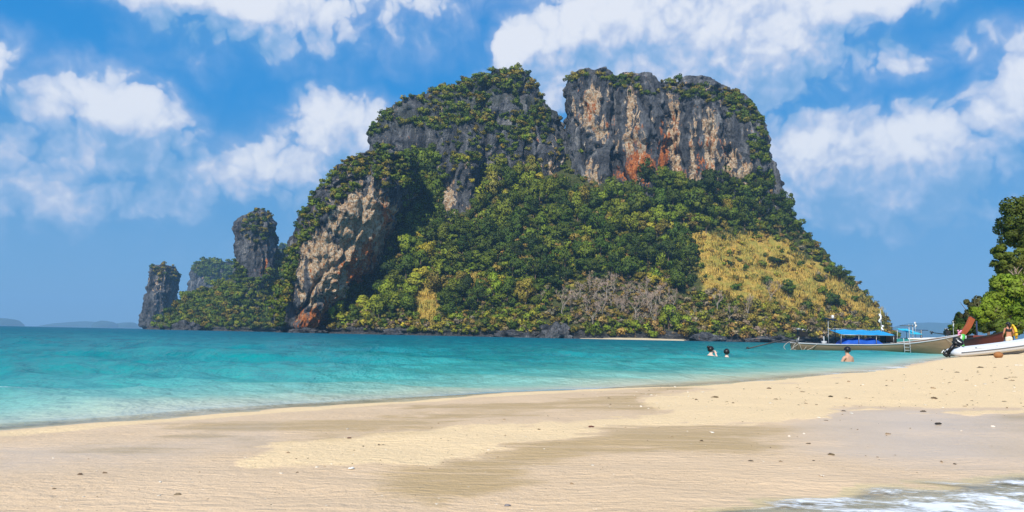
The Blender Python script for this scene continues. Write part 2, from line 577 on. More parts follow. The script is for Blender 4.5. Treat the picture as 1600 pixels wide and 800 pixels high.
def loft(name, left, right, Y0, depth, mat, parent, n=2.7, nang=300, nrow=170, d1=3.2, d2=3.6, d3=1.9, seed=0, notch=True, dome=3.0, front=0.72, flute=10.0, ledge=2.2):
    """left/right: outline points (pixels, measured at distance Y0); depth: (height, towards the viewer, away) in metres"""
    L = sorted([(at(x, y, Y0)[2], at(x, y, Y0)[0]) for x, y in left]); R = sorted([(at(x, y, Y0)[2], at(x, y, Y0)[0]) for x, y in right])
    zt = min(L[-1][0], R[-1][0]); zb = -3.0
    zs = zb + (zt - zb) * np.linspace(0, 1, nrow)
    xl = np.interp(zs, [a for a, b in L], [b for a, b in L]); xr = np.interp(zs, [a for a, b in R], [b for a, b in R])
    yf = np.interp(zs, [d[0] for d in depth], [d[1] for d in depth]); yb = np.interp(zs, [d[0] for d in depth], [d[2] for d in depth])
    # rings that close the top in a low dome
    K = 9
    s = np.cos(np.linspace(0, math.pi / 2, K + 1)[1:]); hz = np.sin(np.linspace(0, math.pi / 2, K + 1)[1:]) * dome
    zs = np.concatenate([zs, zt + hz])
    cx = (xl + xr) / 2
    ax = np.concatenate([(xr - xl) / 2, (xr[-1] - xl[-1]) / 2 * s]); cx = np.concatenate([cx, np.full(K, cx[-1])])
    yf = np.concatenate([yf, yf[-1] * s]); yb = np.concatenate([yb, yb[-1] * s])
    nf = int(nang * front)
    th = np.concatenate([np.linspace(math.pi, 2 * math.pi, nf, endpoint=False), np.linspace(0, math.pi, nang - nf, endpoint=False)])
    c, sn = np.cos(th), np.sin(th)
    ex = 2.0 / n
    ux = np.sign(c) * np.abs(c) ** ex; uy = np.sign(sn) * np.abs(sn) ** ex
    X = cx[:, None] + ax[:, None] * ux[None]
    Yv = Y0 + np.where(uy[None] < 0, yf[:, None], yb[:, None]) * uy[None]
    Z = np.repeat(zs[:, None], nang, 1)
    P = np.stack([X, Yv, Z], -1).reshape(-1, 3)
    # outward direction in plan
    nx = np.repeat(c[None], len(zs), 0).ravel(); ny = np.repeat(sn[None], len(zs), 0).ravel()
    off = d1 * fbm(P / 26.0, 3, seed) + d2 * (np.abs(fbm(np.stack([P[:, 0] / flute, P[:, 1] / flute, P[:, 2] / 34.0], 1), 3, seed + 5)) * -1.6 + 0.55)
    off += d3 * fbm(P / np.array([3.2, 3.2, 4.8]), 3, seed + 9)
    off += ledge * fbm(np.stack([P[:, 0] / 30, P[:, 1] / 30, P[:, 2] / 6.5], 1), 2, seed + 11)
    ck = vnoise(np.stack([P[:, 0] / 17.0, P[:, 1] / 17.0, P[:, 2] / 80.0], 1) + 0.12 * np.stack([fbm(P / 8.0, 2, seed + 21)] * 3, 1), seed + 20)
    if mat is M_ROCK:
        off -= 5.0 * np.exp(-(ck / 0.075) ** 2)
    if notch:
        off -= 3.5 * sstep(-np.abs(P[:, 2] - 0.8), -2.6, -0.8)
    w = np.repeat(np.concatenate([np.ones(nrow), s * 0.6])[:, None], nang, 1).ravel()
    P[:, 0] += nx * off * w; P[:, 1] += ny * off * w
    P[:, 2] += np.where(P[:, 2] > 3, 1.2 * fbm(P / 9.0, 3, seed + 3), 0)
    nr = len(zs)
    idx = np.arange(nr * nang).reshape(nr, nang)
    a = idx[:-1]; b = idx[1:]
    q = np.stack([a, np.roll(a, -1, 1), np.roll(b, -1, 1), b], -1).reshape(-1, 4)
    px, py = project(P)
    att = {'rust': blobs(px, py, RUST), 'pale': blobs(px, py, PALE), 'moss': sstep(-py, -330, -150) * 0.45 * (px < 884),
           'grass': np.maximum(blobs(px, py, GOLD), sstep(polydist(px, py, GOLD_POLY) + 16 * fbm(np.stack([px / 26.0, py / 18.0, px * 0], 1), 3, 81), -14, 14))}
    m = mesh_np(name, P, q, mat, True, att)
    o = link(name, m, parent)
    LOFTS.append((P, q, name))
    return o


YI = 600.0
island = empty('island', (float(at(900, 520, YI)[0]), YI, 0), label='great limestone island with twin cliffs, forest and golden grass across the bay', cat='island')
island['kind'] = 'structure'
ORIGIN = Vector(island.location)


def part_of(o, root):
    o.parent = root
    o.matrix_parent_inverse = Matrix.Translation(-Vector(root.location))
    return o


def isl(*a, **k):
    o = loft(*a, None, **k)
    return part_of(o, island)


isl('cliff_massif', [(560, 520), (568, 300), (573, 240), (580, 208), (598, 189), (635, 163), (700, 146), (744, 125), (768, 116)],
    [(940, 520), (912, 300), (894, 235), (884, 205), (868, 186), (856, 170), (844, 145), (828, 123), (815, 116)],
    YI, [(-5, 62, 80), (110, 50, 80), (160, 44, 70), (190, 34, 55), (208, 22, 40), (216, 12, 20)], M_ROCK, n=2.5, d1=4.5, seed=1, nang=330, nrow=190)
isl('cliff_pillar', [(676, 400), (684, 340), (686, 300), (684, 240), (686, 205), (696, 190)], [(750, 400), (742, 340), (748, 300), (756, 240), (752, 205), (736, 190)],
    YI - 40, [(-5, 26, 40), (80, 24, 40), (150, 20, 40), (175, 12, 30)], M_ROCK, n=2.3, d1=2.5, seed=2, nang=120, nrow=120, dome=5)
isl('cliff_pillar', [(882, 520), (884, 300), (878, 250), (880, 212), (888, 198), (886, 150), (888, 128), (893, 121)],
    [(966, 520), (960, 300), (962, 240), (962, 180), (958, 140), (950, 125)],
    YI, [(-5, 52, 70), (110, 48, 60), (170, 44, 50), (205, 38, 40), (214, 26, 30)], M_ROCK, n=3.0, d1=2.5, seed=3, nang=170, nrow=190)
isl('cliff_pillar', [(940, 520), (944, 300), (942, 240), (944, 170), (952, 140), (962, 128)], [(1034, 520), (1032, 300), (1030, 240), (1030, 180), (1026, 150), (1016, 134)],
    YI, [(-5, 60, 70), (110, 56, 60), (160, 52, 50), (195, 44, 40), (212, 28, 30)], M_ROCK, n=2.8, d1=3.0, seed=4, nang=170, nrow=190)
isl('cliff_pillar', [(1030, 520), (1032, 300), (1034, 240), (1034, 180), (1040, 150), (1050, 137)], [(1120, 520), (1118, 300), (1122, 240), (1118, 180), (1108, 150), (1096, 139)],
    YI, [(-5, 58, 70), (110, 54, 60), (160, 50, 50), (195, 44, 40), (210, 30, 30)], M_ROCK, n=2.8, d1=3.0, seed=6, nang=170, nrow=190)
isl('cliff_pillar', [(1090, 520), (1092, 300), (1094, 240), (1092, 180), (1098, 150), (1106, 142)], [(1214, 520), (1202, 300), (1195, 250), (1187, 215), (1175, 188), (1158, 165), (1136, 147)],
    YI, [(-5, 52, 70), (110, 47, 60), (160, 42, 50), (190, 34, 40), (205, 22, 30)], M_ROCK, n=2.6, d1=3.0, seed=8, nang=200, nrow=190)
isl('cliff_massif', [(900, 520), (902, 300), (900, 200), (904, 150), (915, 138)], [(1190, 520), (1186, 300), (1172, 220), (1156, 185), (1130, 152)],
    YI + 12, [(-5, 52, 70), (110, 48, 60), (170, 44, 50), (205, 36, 40)], M_ROCK, n=3.2, d1=2.0, seed=9, nang=160, nrow=100)
YC = 520.0
isl('cliff_buttress', [(441, 520), (443, 498), (450, 470), (457, 440), (464, 410), (470, 375), (482, 345), (504, 306), (530, 276), (560, 252), (596, 240)],
    [(512, 520), (520, 490), (548, 455), (580, 420), (598, 380), (608, 350), (618, 318), (640, 280), (648, 260), (634, 242)],
    YC, [(-5, 38, 60), (40, 44, 70), (80, 46, 70), (105, 36, 70), (125, 18, 50)], M_ROCK, n=2.4, d1=3.0, d2=4.0, d3=2.2, seed=12, nang=260, nrow=190, dome=4)
isl('forest_slope', [(470, 522), (500, 480), (530, 440), (560, 390), (600, 330), (640, 290), (680, 250)],
    [(1372, 524), (1366, 506), (1350, 482), (1320, 450), (1290, 418), (1258, 386), (1236, 346), (1216, 312), (1204, 290), (1180, 250)],
    YI, [(-5, 172, 120), (2, 168, 110), (40, 122, 90), (80, 84, 70), (119, 46, 60), (140, 30, 40)], M_SLOPE, n=2.05, d1=5.0, d2=1.5, d3=0.6, seed=15, nang=380, nrow=190, ledge=2.5)

# lower forested ridge and the sea stacks to its left
ridge = empty('forest_ridge', (float(at(380, 515, 800)[0]), 800, 0), label='low forested ridge between the sea stacks and the big island', cat='headland')
ridge['kind'] = 'structure'
o = loft('slope', [(236, 514), (252, 502), (270, 484), (292, 466), (330, 450), (380, 430), (420, 410), (445, 394)],
         [(640, 516), (620, 440), (600, 400), (560, 392)], 800, [(-5, 70, 60), (2, 66, 60), (40, 36, 40), (80, 14, 20)], M_SLOPE, None, n=2.4, d1=5, d2=1.5, d3=0.6, seed=21, nang=240, nrow=90, dome=4)
part_of(o, ridge)


def stack(label, left, right, Y0, depth, seed, **k):
    r = empty('sea_stack', (float(at((left[0][0] + right[0][0]) / 2, 515, Y0)[0]), Y0, 0), label=label, cat='rock', group='limestone stacks beside the island')
    o = loft('rock_tower', left, right, Y0, depth, M_ROCK, None, seed=seed, **k)
    part_of(o, r)
    return r


stack('tall dark limestone tower rising from the forested ridge beside the buttress', [(368, 500), (370, 450), (372, 400), (371, 370), (377, 345), (388, 334), (398, 330)],
      [(436, 500), (430, 440), (428, 400), (428, 370), (425, 345), (422, 334), (412, 330)], 770, [(-5, 26, 30), (60, 24, 30), (110, 20, 24), (130, 12, 14)], 31, nang=170, nrow=150, n=2.8, d1=2.4)
stack('bluish leaning sea stack standing in the water, leftmost of the rocks', [(227, 516), (231, 490), (235, 460), (237, 435), (242, 420), (248, 417)],
      [(266, 516), (263, 490), (269, 460), (274, 435), (275, 422), (268, 417)], 1050, [(-5, 26, 30), (60, 24, 30), (90, 18, 24), (100, 10, 14)], 33, nang=150, nrow=110, n=2.8, d1=2.4)
stack('hazy blue-green rocky stack behind the ridge, between the two bare towers', [(296, 516), (297, 460), (298, 430), (304, 414), (318, 409)],
      [(420, 516), (400, 440), (372, 412), (350, 410), (334, 409)], 1500, [(-5, 50, 60), (60, 46, 50), (120, 40, 40), (150, 12, 14)], 35, nang=150, nrow=110, n=2.6, d1=4)
stack('small hazy wooded dome showing just right of the tall tower', [(424, 516), (426, 420), (428, 400), (434, 388), (440, 383)],
      [(480, 516), (468, 420), (460, 400), (454, 390), (447, 383)], 1700, [(-5, 50, 60), (120, 40, 40), (200, 18, 14)], 37, nang=100, nrow=70, n=2.4, d1=4)

# far islands in the haze
M_FAR = simple('far_forest', (0.022, 0.055, 0.035), 0.95, 0.4, 0.02)


def far_hill(label, pts, Y0, dep, seed):
    """a real island: skyline measured at its distance, rounded off to both sides"""
    P = np.array([at(x, y, Y0) for x, y in pts])
    nu, nv = 90, 26
    xs = np.linspace(P[0, 0], P[-1, 0], nu); hs = np.interp(xs, P[:, 0], P[:, 2])
    hs = np.maximum(hs + (P[:, 2].max() * 0.05) * vnoise(np.stack([xs / (0.10 * (xs[-1] - xs[0])), xs * 0, xs * 0], 1), seed) * np.sin(np.linspace(0, math.pi, nu)), 0)
    v = np.linspace(0, math.pi, nv)
    X = np.repeat(xs[:, None], nv, 1); Y = Y0 - dep * np.cos(v)[None] * np.sin(np.linspace(0.05, math.pi - 0.05, nu))[:, None] ** 0.5
    Z = hs[:, None] * np.sin(v)[None] ** 0.6 - 1.5
    V = np.stack([X, Y, Z], -1).reshape(-1, 3)
    V[:, 2] += np.where(V[:, 2] > 5, P[:, 2].max() * 0.03 * fbm(V / (dep * 0.25), 3, seed + 1), 0)
    idx = np.arange(nu * nv).reshape(nu, nv)
    q = np.stack([idx[:-1, :-1], idx[1:, :-1], idx[1:, 1:], idx[:-1, 1:]], -1).reshape(-1, 4)
    o = link('far_island', mesh_np('far_island', V, q, M_FAR), None, label, 'island', 'islands on the horizon', 'structure')


far_hill('low blue island cut by the left edge of the horizon', [(-90, 509), (-60, 502), (-30, 497), (8, 497), (20, 499), (27, 504), (34, 511)], 7200, 220, 3)
far_hill('small blue island with a flat crown, near the leaning sea stack', [(146, 512), (153, 504), (160, 501), (172, 502), (180, 506), (184, 513)], 8000, 160, 5)
far_hill('small blue rounded island closest to the leaning sea stack', [(180, 513), (187, 505), (196, 503), (206, 504), (213, 509), (218, 514)], 8200, 160, 6)
far_hill('very faint broad island on the left horizon', [(60, 511), (80, 506), (100, 504), (130, 502), (150, 503), (175, 506), (210, 514)], 9400, 260, 8)
far_hill('faint hazy mainland hills behind the moored boats', [(1380, 540), (1400, 510), (1420, 505), (1450, 503), (1480, 504), (1520, 507), (1600, 510), (1680, 510), (1700, 545)], 8500, 500, 9)

# ------------------------------------------------------------------ beach, sea bed and sea
SHORE = [(-60, -30), (-14, -1.0), (-6.4, 2.7), (-3.25, 4.45), (-2.05, 6.2), (-0.3, 8.2), (1.75, 10.1), (4.4, 12.7), (7.9, 17.0), (12.8, 23.5), (18.0, 31.5), (22.6, 38.0), (29, 47), (36, 60), (43, 80), (60, 120), (95, 180), (230, 330)]


def shore_sd(x, y):
    """distance to the waterline, positive on land (the side to the right)"""
    d = np.full(x.shape, 1e9); sgn = np.ones(x.shape)
    for (x0, y0), (x1, y1) in zip(SHORE[:-1], SHORE[1:]):
        vx, vy = x1 - x0, y1 - y0
        t = np.clip(((x - x0) * vx + (y - y0) * vy) / (vx * vx + vy * vy), 0, 1)
        dd = np.hypot(x - x0 - t * vx, y - y0 - t * vy)
        cr_ = (vx * (y - y0) - vy * (x - x0))
        better = dd < d
        sgn = np.where(better, np.where(cr_ < 0, 1.0, -1.0), sgn)
        d = np.minimum(d, dd)
    return d * sgn


def smooth_sd(x, y):
    s = 0
    for dx, dy in ((0, 0), (0.6, 0), (-0.6, 0), (0, 0.6), (0, -0.6)):
        k = 0.4 + 0.03 * np.abs(y)
        s = s + shore_sd(x + dx * k, y + dy * k)
    return s / 5


def ground_z(x, y):
    x = np.asarray(x, float); y = np.asarray(y, float)
    s = smooth_sd(x, y)
    P = np.stack([x, y, x * 0], -1).reshape(-1, 3)
    s = s + (0.10 * vnoise(P / 0.8, 41) + 0.22 * vnoise(P / 2.7, 42)).reshape(x.shape) * sstep(y, 1, 9)
    far = sstep(y, 14, 34)
    on = 0.15 * (1 - np.exp(-np.maximum(s, 0) / 1.7)) + np.minimum(np.maximum(s, 0), 40) * (0.004 + 0.045 * far)
    offz = -0.075 * np.maximum(-s, 0) - 0.018 * np.maximum(-s, 0) ** 1.5
    z = np.where(s > 0, on, np.maximum(offz, -6))
    b = (0.010 * fbm(P / 0.9, 3, 51) + 0.006 * fbm(P / np.array([0.5, 0.16, 1]), 3, 52)).reshape(x.shape)
    # the near right corner dips to where the wash runs in
    dip = np.exp(-(((x - 2.2) / 1.6) ** 2 + ((y - 1.6) / 1.1) ** 2)) * 0.05
    return z + b * np.where(s > 0, 1, 0.4) - dip


# dry sand (pixel outline mapped to the ground through the camera)
DRY = [(430, 705), (520, 690), (600, 681), (740, 665), (870, 657), (1000, 652), (1060, 644), (1010, 632), (1000, 622), (1085, 611), (1140, 603), (1240, 596), (1330, 588), (1430, 576), (1500, 566), (1560, 563), (1640, 556), (1800, 552),
       (1800, 648), (1600, 646), (1540, 643), (1400, 639), (1319, 640), (1290, 646), (1262, 654), (1202, 659), (1124, 664), (1040, 662), (953, 668), (875, 679), (825, 691), (744, 713), (669, 732), (560, 735), (470, 728), (380, 722)]
def sand_material():
    m, g, out = new_mat('beach_sand')
    pos = g.n('ShaderNodeNewGeometry', out=0)
    wet = g.attr('wet'); rim = g.attr('rim'); shn = g.attr('sheen')
    nfine = g.noise(pos, 160.0, 3, 0.7)
    nmid = g.noise(pos, 22.0, 5, 0.65)
    nbig = g.noise(pos, 1.4, 5, 0.6)
    rip = g.noise(g.vmath('ADD', g.scale(pos, (1.0, 4.2, 1.0)), g.scale(g.noise(pos, 2.0, 2, 0.5, out=1), (0.5, 0.9, 0))), 7.0, 4, 0.6)
    wv = g.math('ADD', wet, g.math('ADD', g.math('MULTIPLY', g.math('SUBTRACT', nbig, 0.5), 0.35), g.math('MULTIPLY', g.math('SUBTRACT', rip, 0.5), 0.55)))
    wm = g.smooth(wv, 0.30, 0.66)
    rv = g.smooth(g.math('ADD', rim, g.math('MULTIPLY', g.math('SUBTRACT', rip, 0.5), 1.1)), 0.15, 0.90)
    dry = g.ramp(nfine, [(0.28, (0.62, 0.44, 0.22)), (0.5, (0.82, 0.60, 0.34)), (0.74, (0.90, 0.72, 0.46))])
    dry = g.mixc(g.smooth(nmid, 0.35, 0.7), dry, (0.83, 0.61, 0.355))
    damp = g.ramp(nfine, [(0.3, (0.54, 0.375, 0.215)), (0.55, (0.70, 0.50, 0.305)), (0.8, (0.80, 0.62, 0.41))])
    damp = g.mixc(g.smooth(nbig, 0.38, 0.66), damp, (0.71, 0.51, 0.315))
    lines = g.noise(g.scale(pos, (0.5, 7.0, 1.0)), 3.0, 4, 0.6)
    rv = g.math('MULTIPLY', rv, g.smooth(lines, 0.38, 0.50, 0.55, 1.0))
    dark = g.mixc(rip, (0.42, 0.28, 0.12), (0.55, 0.385, 0.185))
    c = g.mixc(wm, dry, damp)
    c = g.mixc(g.math('MULTIPLY', rv, g.mixf(wm, 0.25, 0.9)), c, dark)
    # scattered pale shell grains and dark grains
    vo = g.n('ShaderNodeTexVoronoi', out=None, Vector=pos, Scale=38.0, Randomness=1.0)
    spot = g.math('MULTIPLY', g.smooth(vo.outputs[0], 0.16, 0.09), g.math('GREATER_THAN', g.n('ShaderNodeSeparateColor', out=0, Color=vo.outputs[1]), 0.80))
    c = g.mixc(g.math('MULTIPLY', spot, 0.75), c, g.ramp(g.n('ShaderNodeSeparateColor', out=1, Color=vo.outputs[1]), [(0.35, (0.14, 0.085, 0.045)), (0.6, (0.45, 0.30, 0.16)), (0.75, (0.85, 0.78, 0.66))]))
    rough = g.mixf(wm, 0.92, g.mixf(shn, 0.60, 0.30))
    hh = g.math('ADD', g.math('MULTIPLY', nfine, 0.0030), g.math('ADD', g.math('MULTIPLY', nmid, 0.016), g.math('MULTIPLY', rip, g.mixf(wm, 0.012, 0.018))))
    bmp = g.n('ShaderNodeBump', Strength=1.0, Distance=1.0, Height=g.math('MULTIPLY', hh, g.mixf(wm, 1.0, g.mixf(shn, 0.70, 0.30))))
    p = g.n('ShaderNodeBsdfPrincipled', Base_Color=c, Roughness=rough, Normal=bmp)
    g.t.links.new(g.mixf(wm, 0.12, g.mixf(shn, 0.20, 0.55)), p.node.inputs['Specular IOR Level'])
    g.t.links.new(p, out.inputs[0])
    return m


def water_material():
    m, g, out = new_mat('sea_water')
    pos = g.n('ShaderNodeNewGeometry', out=0)
    dep = g.attr('depth'); off = g.attr('off')
    yy = g.n('ShaderNodeSeparateXYZ', out=1, Vector=pos)
    big = g.noise(g.scale(pos, (1.0, 0.45, 1.0)), 0.16, 5, 0.65)
    mid = g.noise(g.scale(pos, (1.0, 0.55, 1.0)), 0.9, 5, 0.65)
    huge = g.noise(g.scale(pos, (0.3, 1.0, 1.0)), 0.012, 4, 0.6)
    fine = g.noise(g.scale(pos, (1.0, 0.8, 1.0)), 4.0, 4, 0.62)
    o2 = g.math('MULTIPLY', off, g.mixf(big, 0.72, 1.28))
    u = g.math('LOGARITHM', g.math('ADD', g.math('MAXIMUM', o2, 0.0), 1.0), 10.0)      # 0 .. 4
    u = g.math('DIVIDE', u, 3.4)
    body = g.ramp(u, [(0.0, (0.82, 0.68, 0.44)), (0.045, (0.58, 0.58, 0.40)), (0.11, (0.24, 0.46, 0.37)), (0.18, (0.055, 0.345, 0.305)), (0.28, (0.006, 0.235, 0.232)),
                      (0.40, (0.003, 0.175, 0.195)), (0.58, (0.003, 0.130, 0.175)), (1.0, (0.004, 0.095, 0.170))])
    # patches of weed and deeper holes, plus ripple shading painted into the body colour
    pat = g.math('ADD', g.math('MULTIPLY', g.smooth(mid, 0.46, 0.60), 0.62), g.math('MULTIPLY', g.smooth(big, 0.44, 0.60), 0.25))
    body = g.mixc(g.math('MULTIPLY', pat, g.smooth(u, 0.08, 0.26, 0.25, 0.95)), body, g.mixc(1.0, body, (0.45, 0.62, 0.72), 'MULTIPLY'))
    body = g.mixc(g.math('MULTIPLY', g.smooth(huge, 0.42, 0.64), g.smooth(u, 0.4, 0.7, 0.0, 0.35)), body, (0.004, 0.115, 0.20))
    bump = g.n('ShaderNodeBump', Strength=1.0, Distance=1.0,
               Height=g.math('ADD', g.math('MULTIPLY', mid, 0.22), g.math('ADD', g.math('MULTIPLY', fine, 0.045), g.math('MULTIPLY', big, 0.05))))
    dif = g.n('ShaderNodeBsdfDiffuse', Color=body, Normal=bump)
    tr = g.n('ShaderNodeBsdfTransparent', Color=(0.90, 0.98, 0.95, 1))
    clear = g.math('POWER', 2.718, g.math('MULTIPLY', dep, -34.0))
    clear = g.math('MULTIPLY', clear, 0.97)
    bodys = g.n('ShaderNodeMixShader', i0=clear, i1=dif, i2=tr)
    gl = g.n('ShaderNodeBsdfGlossy', Color=(1, 1, 1, 1), Roughness=0.16, Normal=bump)
    fr = g.n('ShaderNodeFresnel', IOR=1.33, Normal=bump)
    fr = g.math('MINIMUM', g.math('MULTIPLY', fr, 0.62), g.mixf(g.smooth(yy, 10.0, 90.0), 0.24, 0.13))
    sh = g.n('ShaderNodeMixShader', i0=fr, i1=bodys, i2=gl)
    # foam at the lip of the swash; white crest flecks, whitecaps and painted glints
    fn = g.noise(g.scale(pos, (0.6, 1.0, 1.0)), 9.0, 5, 0.7)
    f2 = g.noise(pos, 0.6, 3, 0.5)
    lip = g.math('MULTIPLY', g.smooth(dep, 0.055, 0.004), g.smooth(g.math('ADD', fn, g.math('MULTIPLY', g.math('SUBTRACT', f2, 0.5), 1.2)), 0.52, 0.66))
    crest = g.math('MULTIPLY', g.smooth(g.attr('crest'), 0.55, 0.95), g.smooth(fn, 0.50, 0.62))
    foam = g.math('MAXIMUM', g.math('MULTIPLY', lip, g.smooth(yy, 9.0, 16.0, 0.10, 0.7)), crest)
    fo = g.n('ShaderNodeBsdfDiffuse', Color=(0.82, 0.84, 0.83, 1))
    sh = g.n('ShaderNodeMixShader', i0=g.math('MULTIPLY', foam, 0.85), i1=sh, i2=fo)
    g.t.links.new(sh, out.inputs[0])
    return m


M_SAND = sand_material()
M_WATER = water_material()


def fan_grid(w0, w1, nrow, tmax, ncol, shift=4.0):
    w = np.geomspace(w0, w1, nrow); t = np.linspace(-1, 1, ncol); t = tmax * (0.62 * t + 0.38 * t ** 3)
    Wm, T = np.meshgrid(w, t, indexing='ij')
    idx = np.arange(nrow * ncol).reshape(nrow, ncol)
    q = np.stack([idx[:-1, :-1], idx[:-1, 1:], idx[1:, 1:], idx[1:, :-1]], -1).reshape(-1, 4)
    return T * Wm, Wm - shift, q


def keep(P, q, mask, attrs):
    fm = mask[q].any(1)
    q = q[fm]
    used = np.zeros(len(P), bool); used[q.ravel()] = True
    re = np.cumsum(used) - 1
    return P[used], re[q], {k: v[used] for k, v in attrs.items()}


gx, gy, gq = fan_grid(1.6, 420, 470, 1.7, 380)
gx, gy = gx.ravel(), gy.ravel()
gz = ground_z(gx, gy)
gs = smooth_sd(gx, gy)
GP = np.stack([gx, gy, gz], 1)
vis = gy > 1.4
gpx, gpy = np.full(gx.shape, 800.0), np.full(gx.shape, 900.0)
gpx[vis], gpy[vis] = project(GP[vis])
dd = polydist(gpx, gpy, DRY)
sc_px = np.clip((gpy - hor(gpx)) / 130.0, 0.10, 1.6)
G0 = np.stack([gx, gy, gx * 0], 1)
jag = 7 * fbm(G0 / np.array([0.55, 0.22, 1]), 4, 71) + 9 * vnoise(G0 / np.array([1.6, 0.5, 1]), 72) + 5 * fbm(G0 / np.array([0.12, 0.05, 1]), 2, 73)
wet = 1 - sstep(dd / sc_px + jag, -11, 11)
wet = np.where(vis, wet, 1.0)
wet = wet * (1 - 0.85 * np.exp(-((gs - 0.20 - 0.02 * np.maximum(gy, 0)) / (0.26 + 0.02 * np.maximum(gy, 0))) ** 2))
wet = np.where((gy > 20) & (gs > 1.0), 0.0, wet)
swash = sstep(-gs, -0.75, -0.15)                   # sand still under the thin swash edge
band = [(90, 697), (300, 668), (420, 657), (600, 641), (860, 622), (1000, 611), (1075, 607), (1088, 611), (1000, 622), (1010, 630), (1060, 642), (1000, 650), (870, 655), (740, 662), (600, 678), (520, 688), (440, 680), (340, 690), (240, 700)]
bd = polydist(gpx, gpy, band) / sc_px
rim = 1.0 * sstep(bd + 1.3 * jag, -8, 16) * (0.55 + 0.45 * sstep(fbm(G0 / np.array([1.1, 0.13, 1]), 3, 74), -0.35, 0.25))
rim = np.maximum(rim, 1.05 * np.exp(-((dd / sc_px + 16 + jag) / 17.0) ** 2) * sstep(gpy, 655, 668) * sstep(-gpx, -1330, -1150) * sstep(gpx, 480, 700))
rim = np.maximum(rim, 0.75 * sstep(gpx, 1520, 1590) * np.exp(-((gpy - 652) / 8.0) ** 2))
rim = np.where(vis & (gy < 20), rim, 0) * sstep(gs, 0.35, 0.8)
SHEEN = [(1230, 665), (1320, 636), (1420, 636), (1600, 640), (1800, 640), (1800, 745), (1500, 735), (1330, 715), (1240, 690)]
sheen = np.where(vis, sstep(polydist(gpx, gpy, SHEEN) / sc_px + jag, -22, 22), 0.0)
sheen = np.maximum(sheen, np.where(vis, 0.7 * sstep(polydist(gpx, gpy, [(0, 700), (200, 690), (430, 665), (440, 690), (250, 715), (0, 735)]) / sc_px + jag, -14, 14), 0.0))
sheen = np.maximum(sheen, 0.30 * rim)
P_, q_, a_ = keep(GP, gq, gs > -14, {'wet': wet, 'rim': rim, 'sheen': sheen})
beach = link('beach', mesh_np('beach', P_, q_, M_SAND, True, a_), None, 'pale yellow sand beach with wet streaks in the foreground', 'beach', None, 'structure')

wx, wy, wq = fan_grid(2.5, 10000, 840, 1.7, 400, shift=2.0)
wx, wy = wx.ravel(), wy.ravel()
ws = smooth_sd(wx, wy)
wd = -ground_z(wx, wy)
amp = (0.25 * sstep(-ws, 0.0, 1.2) + 0.75 * sstep(-ws, 0.8, 7.0)) / (1 + (np.maximum(wy, 0) / 160.0) ** 2)
wz = np.zeros(wx.shape)
wr = np.random.default_rng(5)
for i in range(17):
    lam = 0.30 * 1.25 ** i
    th_ = math.radians(250 + wr.uniform(-38, 38))
    kx, ky = math.cos(th_) * 2 * math.pi / lam, math.sin(th_) * 2 * math.pi / lam
    sp_ = np.maximum((wy + 2) * 0.0100, 0.02)         # mesh spacing: drop waves it cannot carry
    ok = sstep(lam / sp_, 2.5, 6)
    ph = wr.uniform(0, 6.28) + 1.5 * vnoise(np.stack([wx, wy, wx * 0], 1) / (lam * 2.5), 60 + i)
    s_ = np.sin(kx * wx + ky * wy + ph)
    wz += 0.019 * min(lam, 1.8) ** 0.8 * ok * (s_ + 0.35 * s_ ** 2) * (0.5 + 0.7 * (vnoise(np.stack([wx, wy, wx * 0], 1) / 5.0, 90 + i) > -0.1))
wz = wz * amp
# a low swell line that rises before the beach and carries flecks of foam and painted glint
crest = np.exp(-((-ws - 2.1 - 0.5 * vnoise(np.stack([wx, wy, wx * 0], 1) / 1.6, 77)) / 0.22) ** 2) * sstep(-wx, -1.0, 1.6) * sstep(-wy, -14, -6)
wz += 0.035 * crest
crest = crest * sstep(vnoise(np.stack([wx / 0.22, wy / 0.12, wx * 0], 1), 78), 0.25, 0.6) * 0.85
WP = np.stack([wx, wy, wz], 1)
P_, q_, a_ = keep(WP, wq, ws < 0.9, {'depth': np.maximum(wd + 0.3 * wz, 0.0), 'off': np.maximum(-ws, 0.0), 'crest': crest})
sea = link('sea', mesh_np('sea', P_, q_, M_WATER, True, a_), None, 'turquoise sea, pale by the sand and teal towards the horizon', 'sea', None, 'structure')


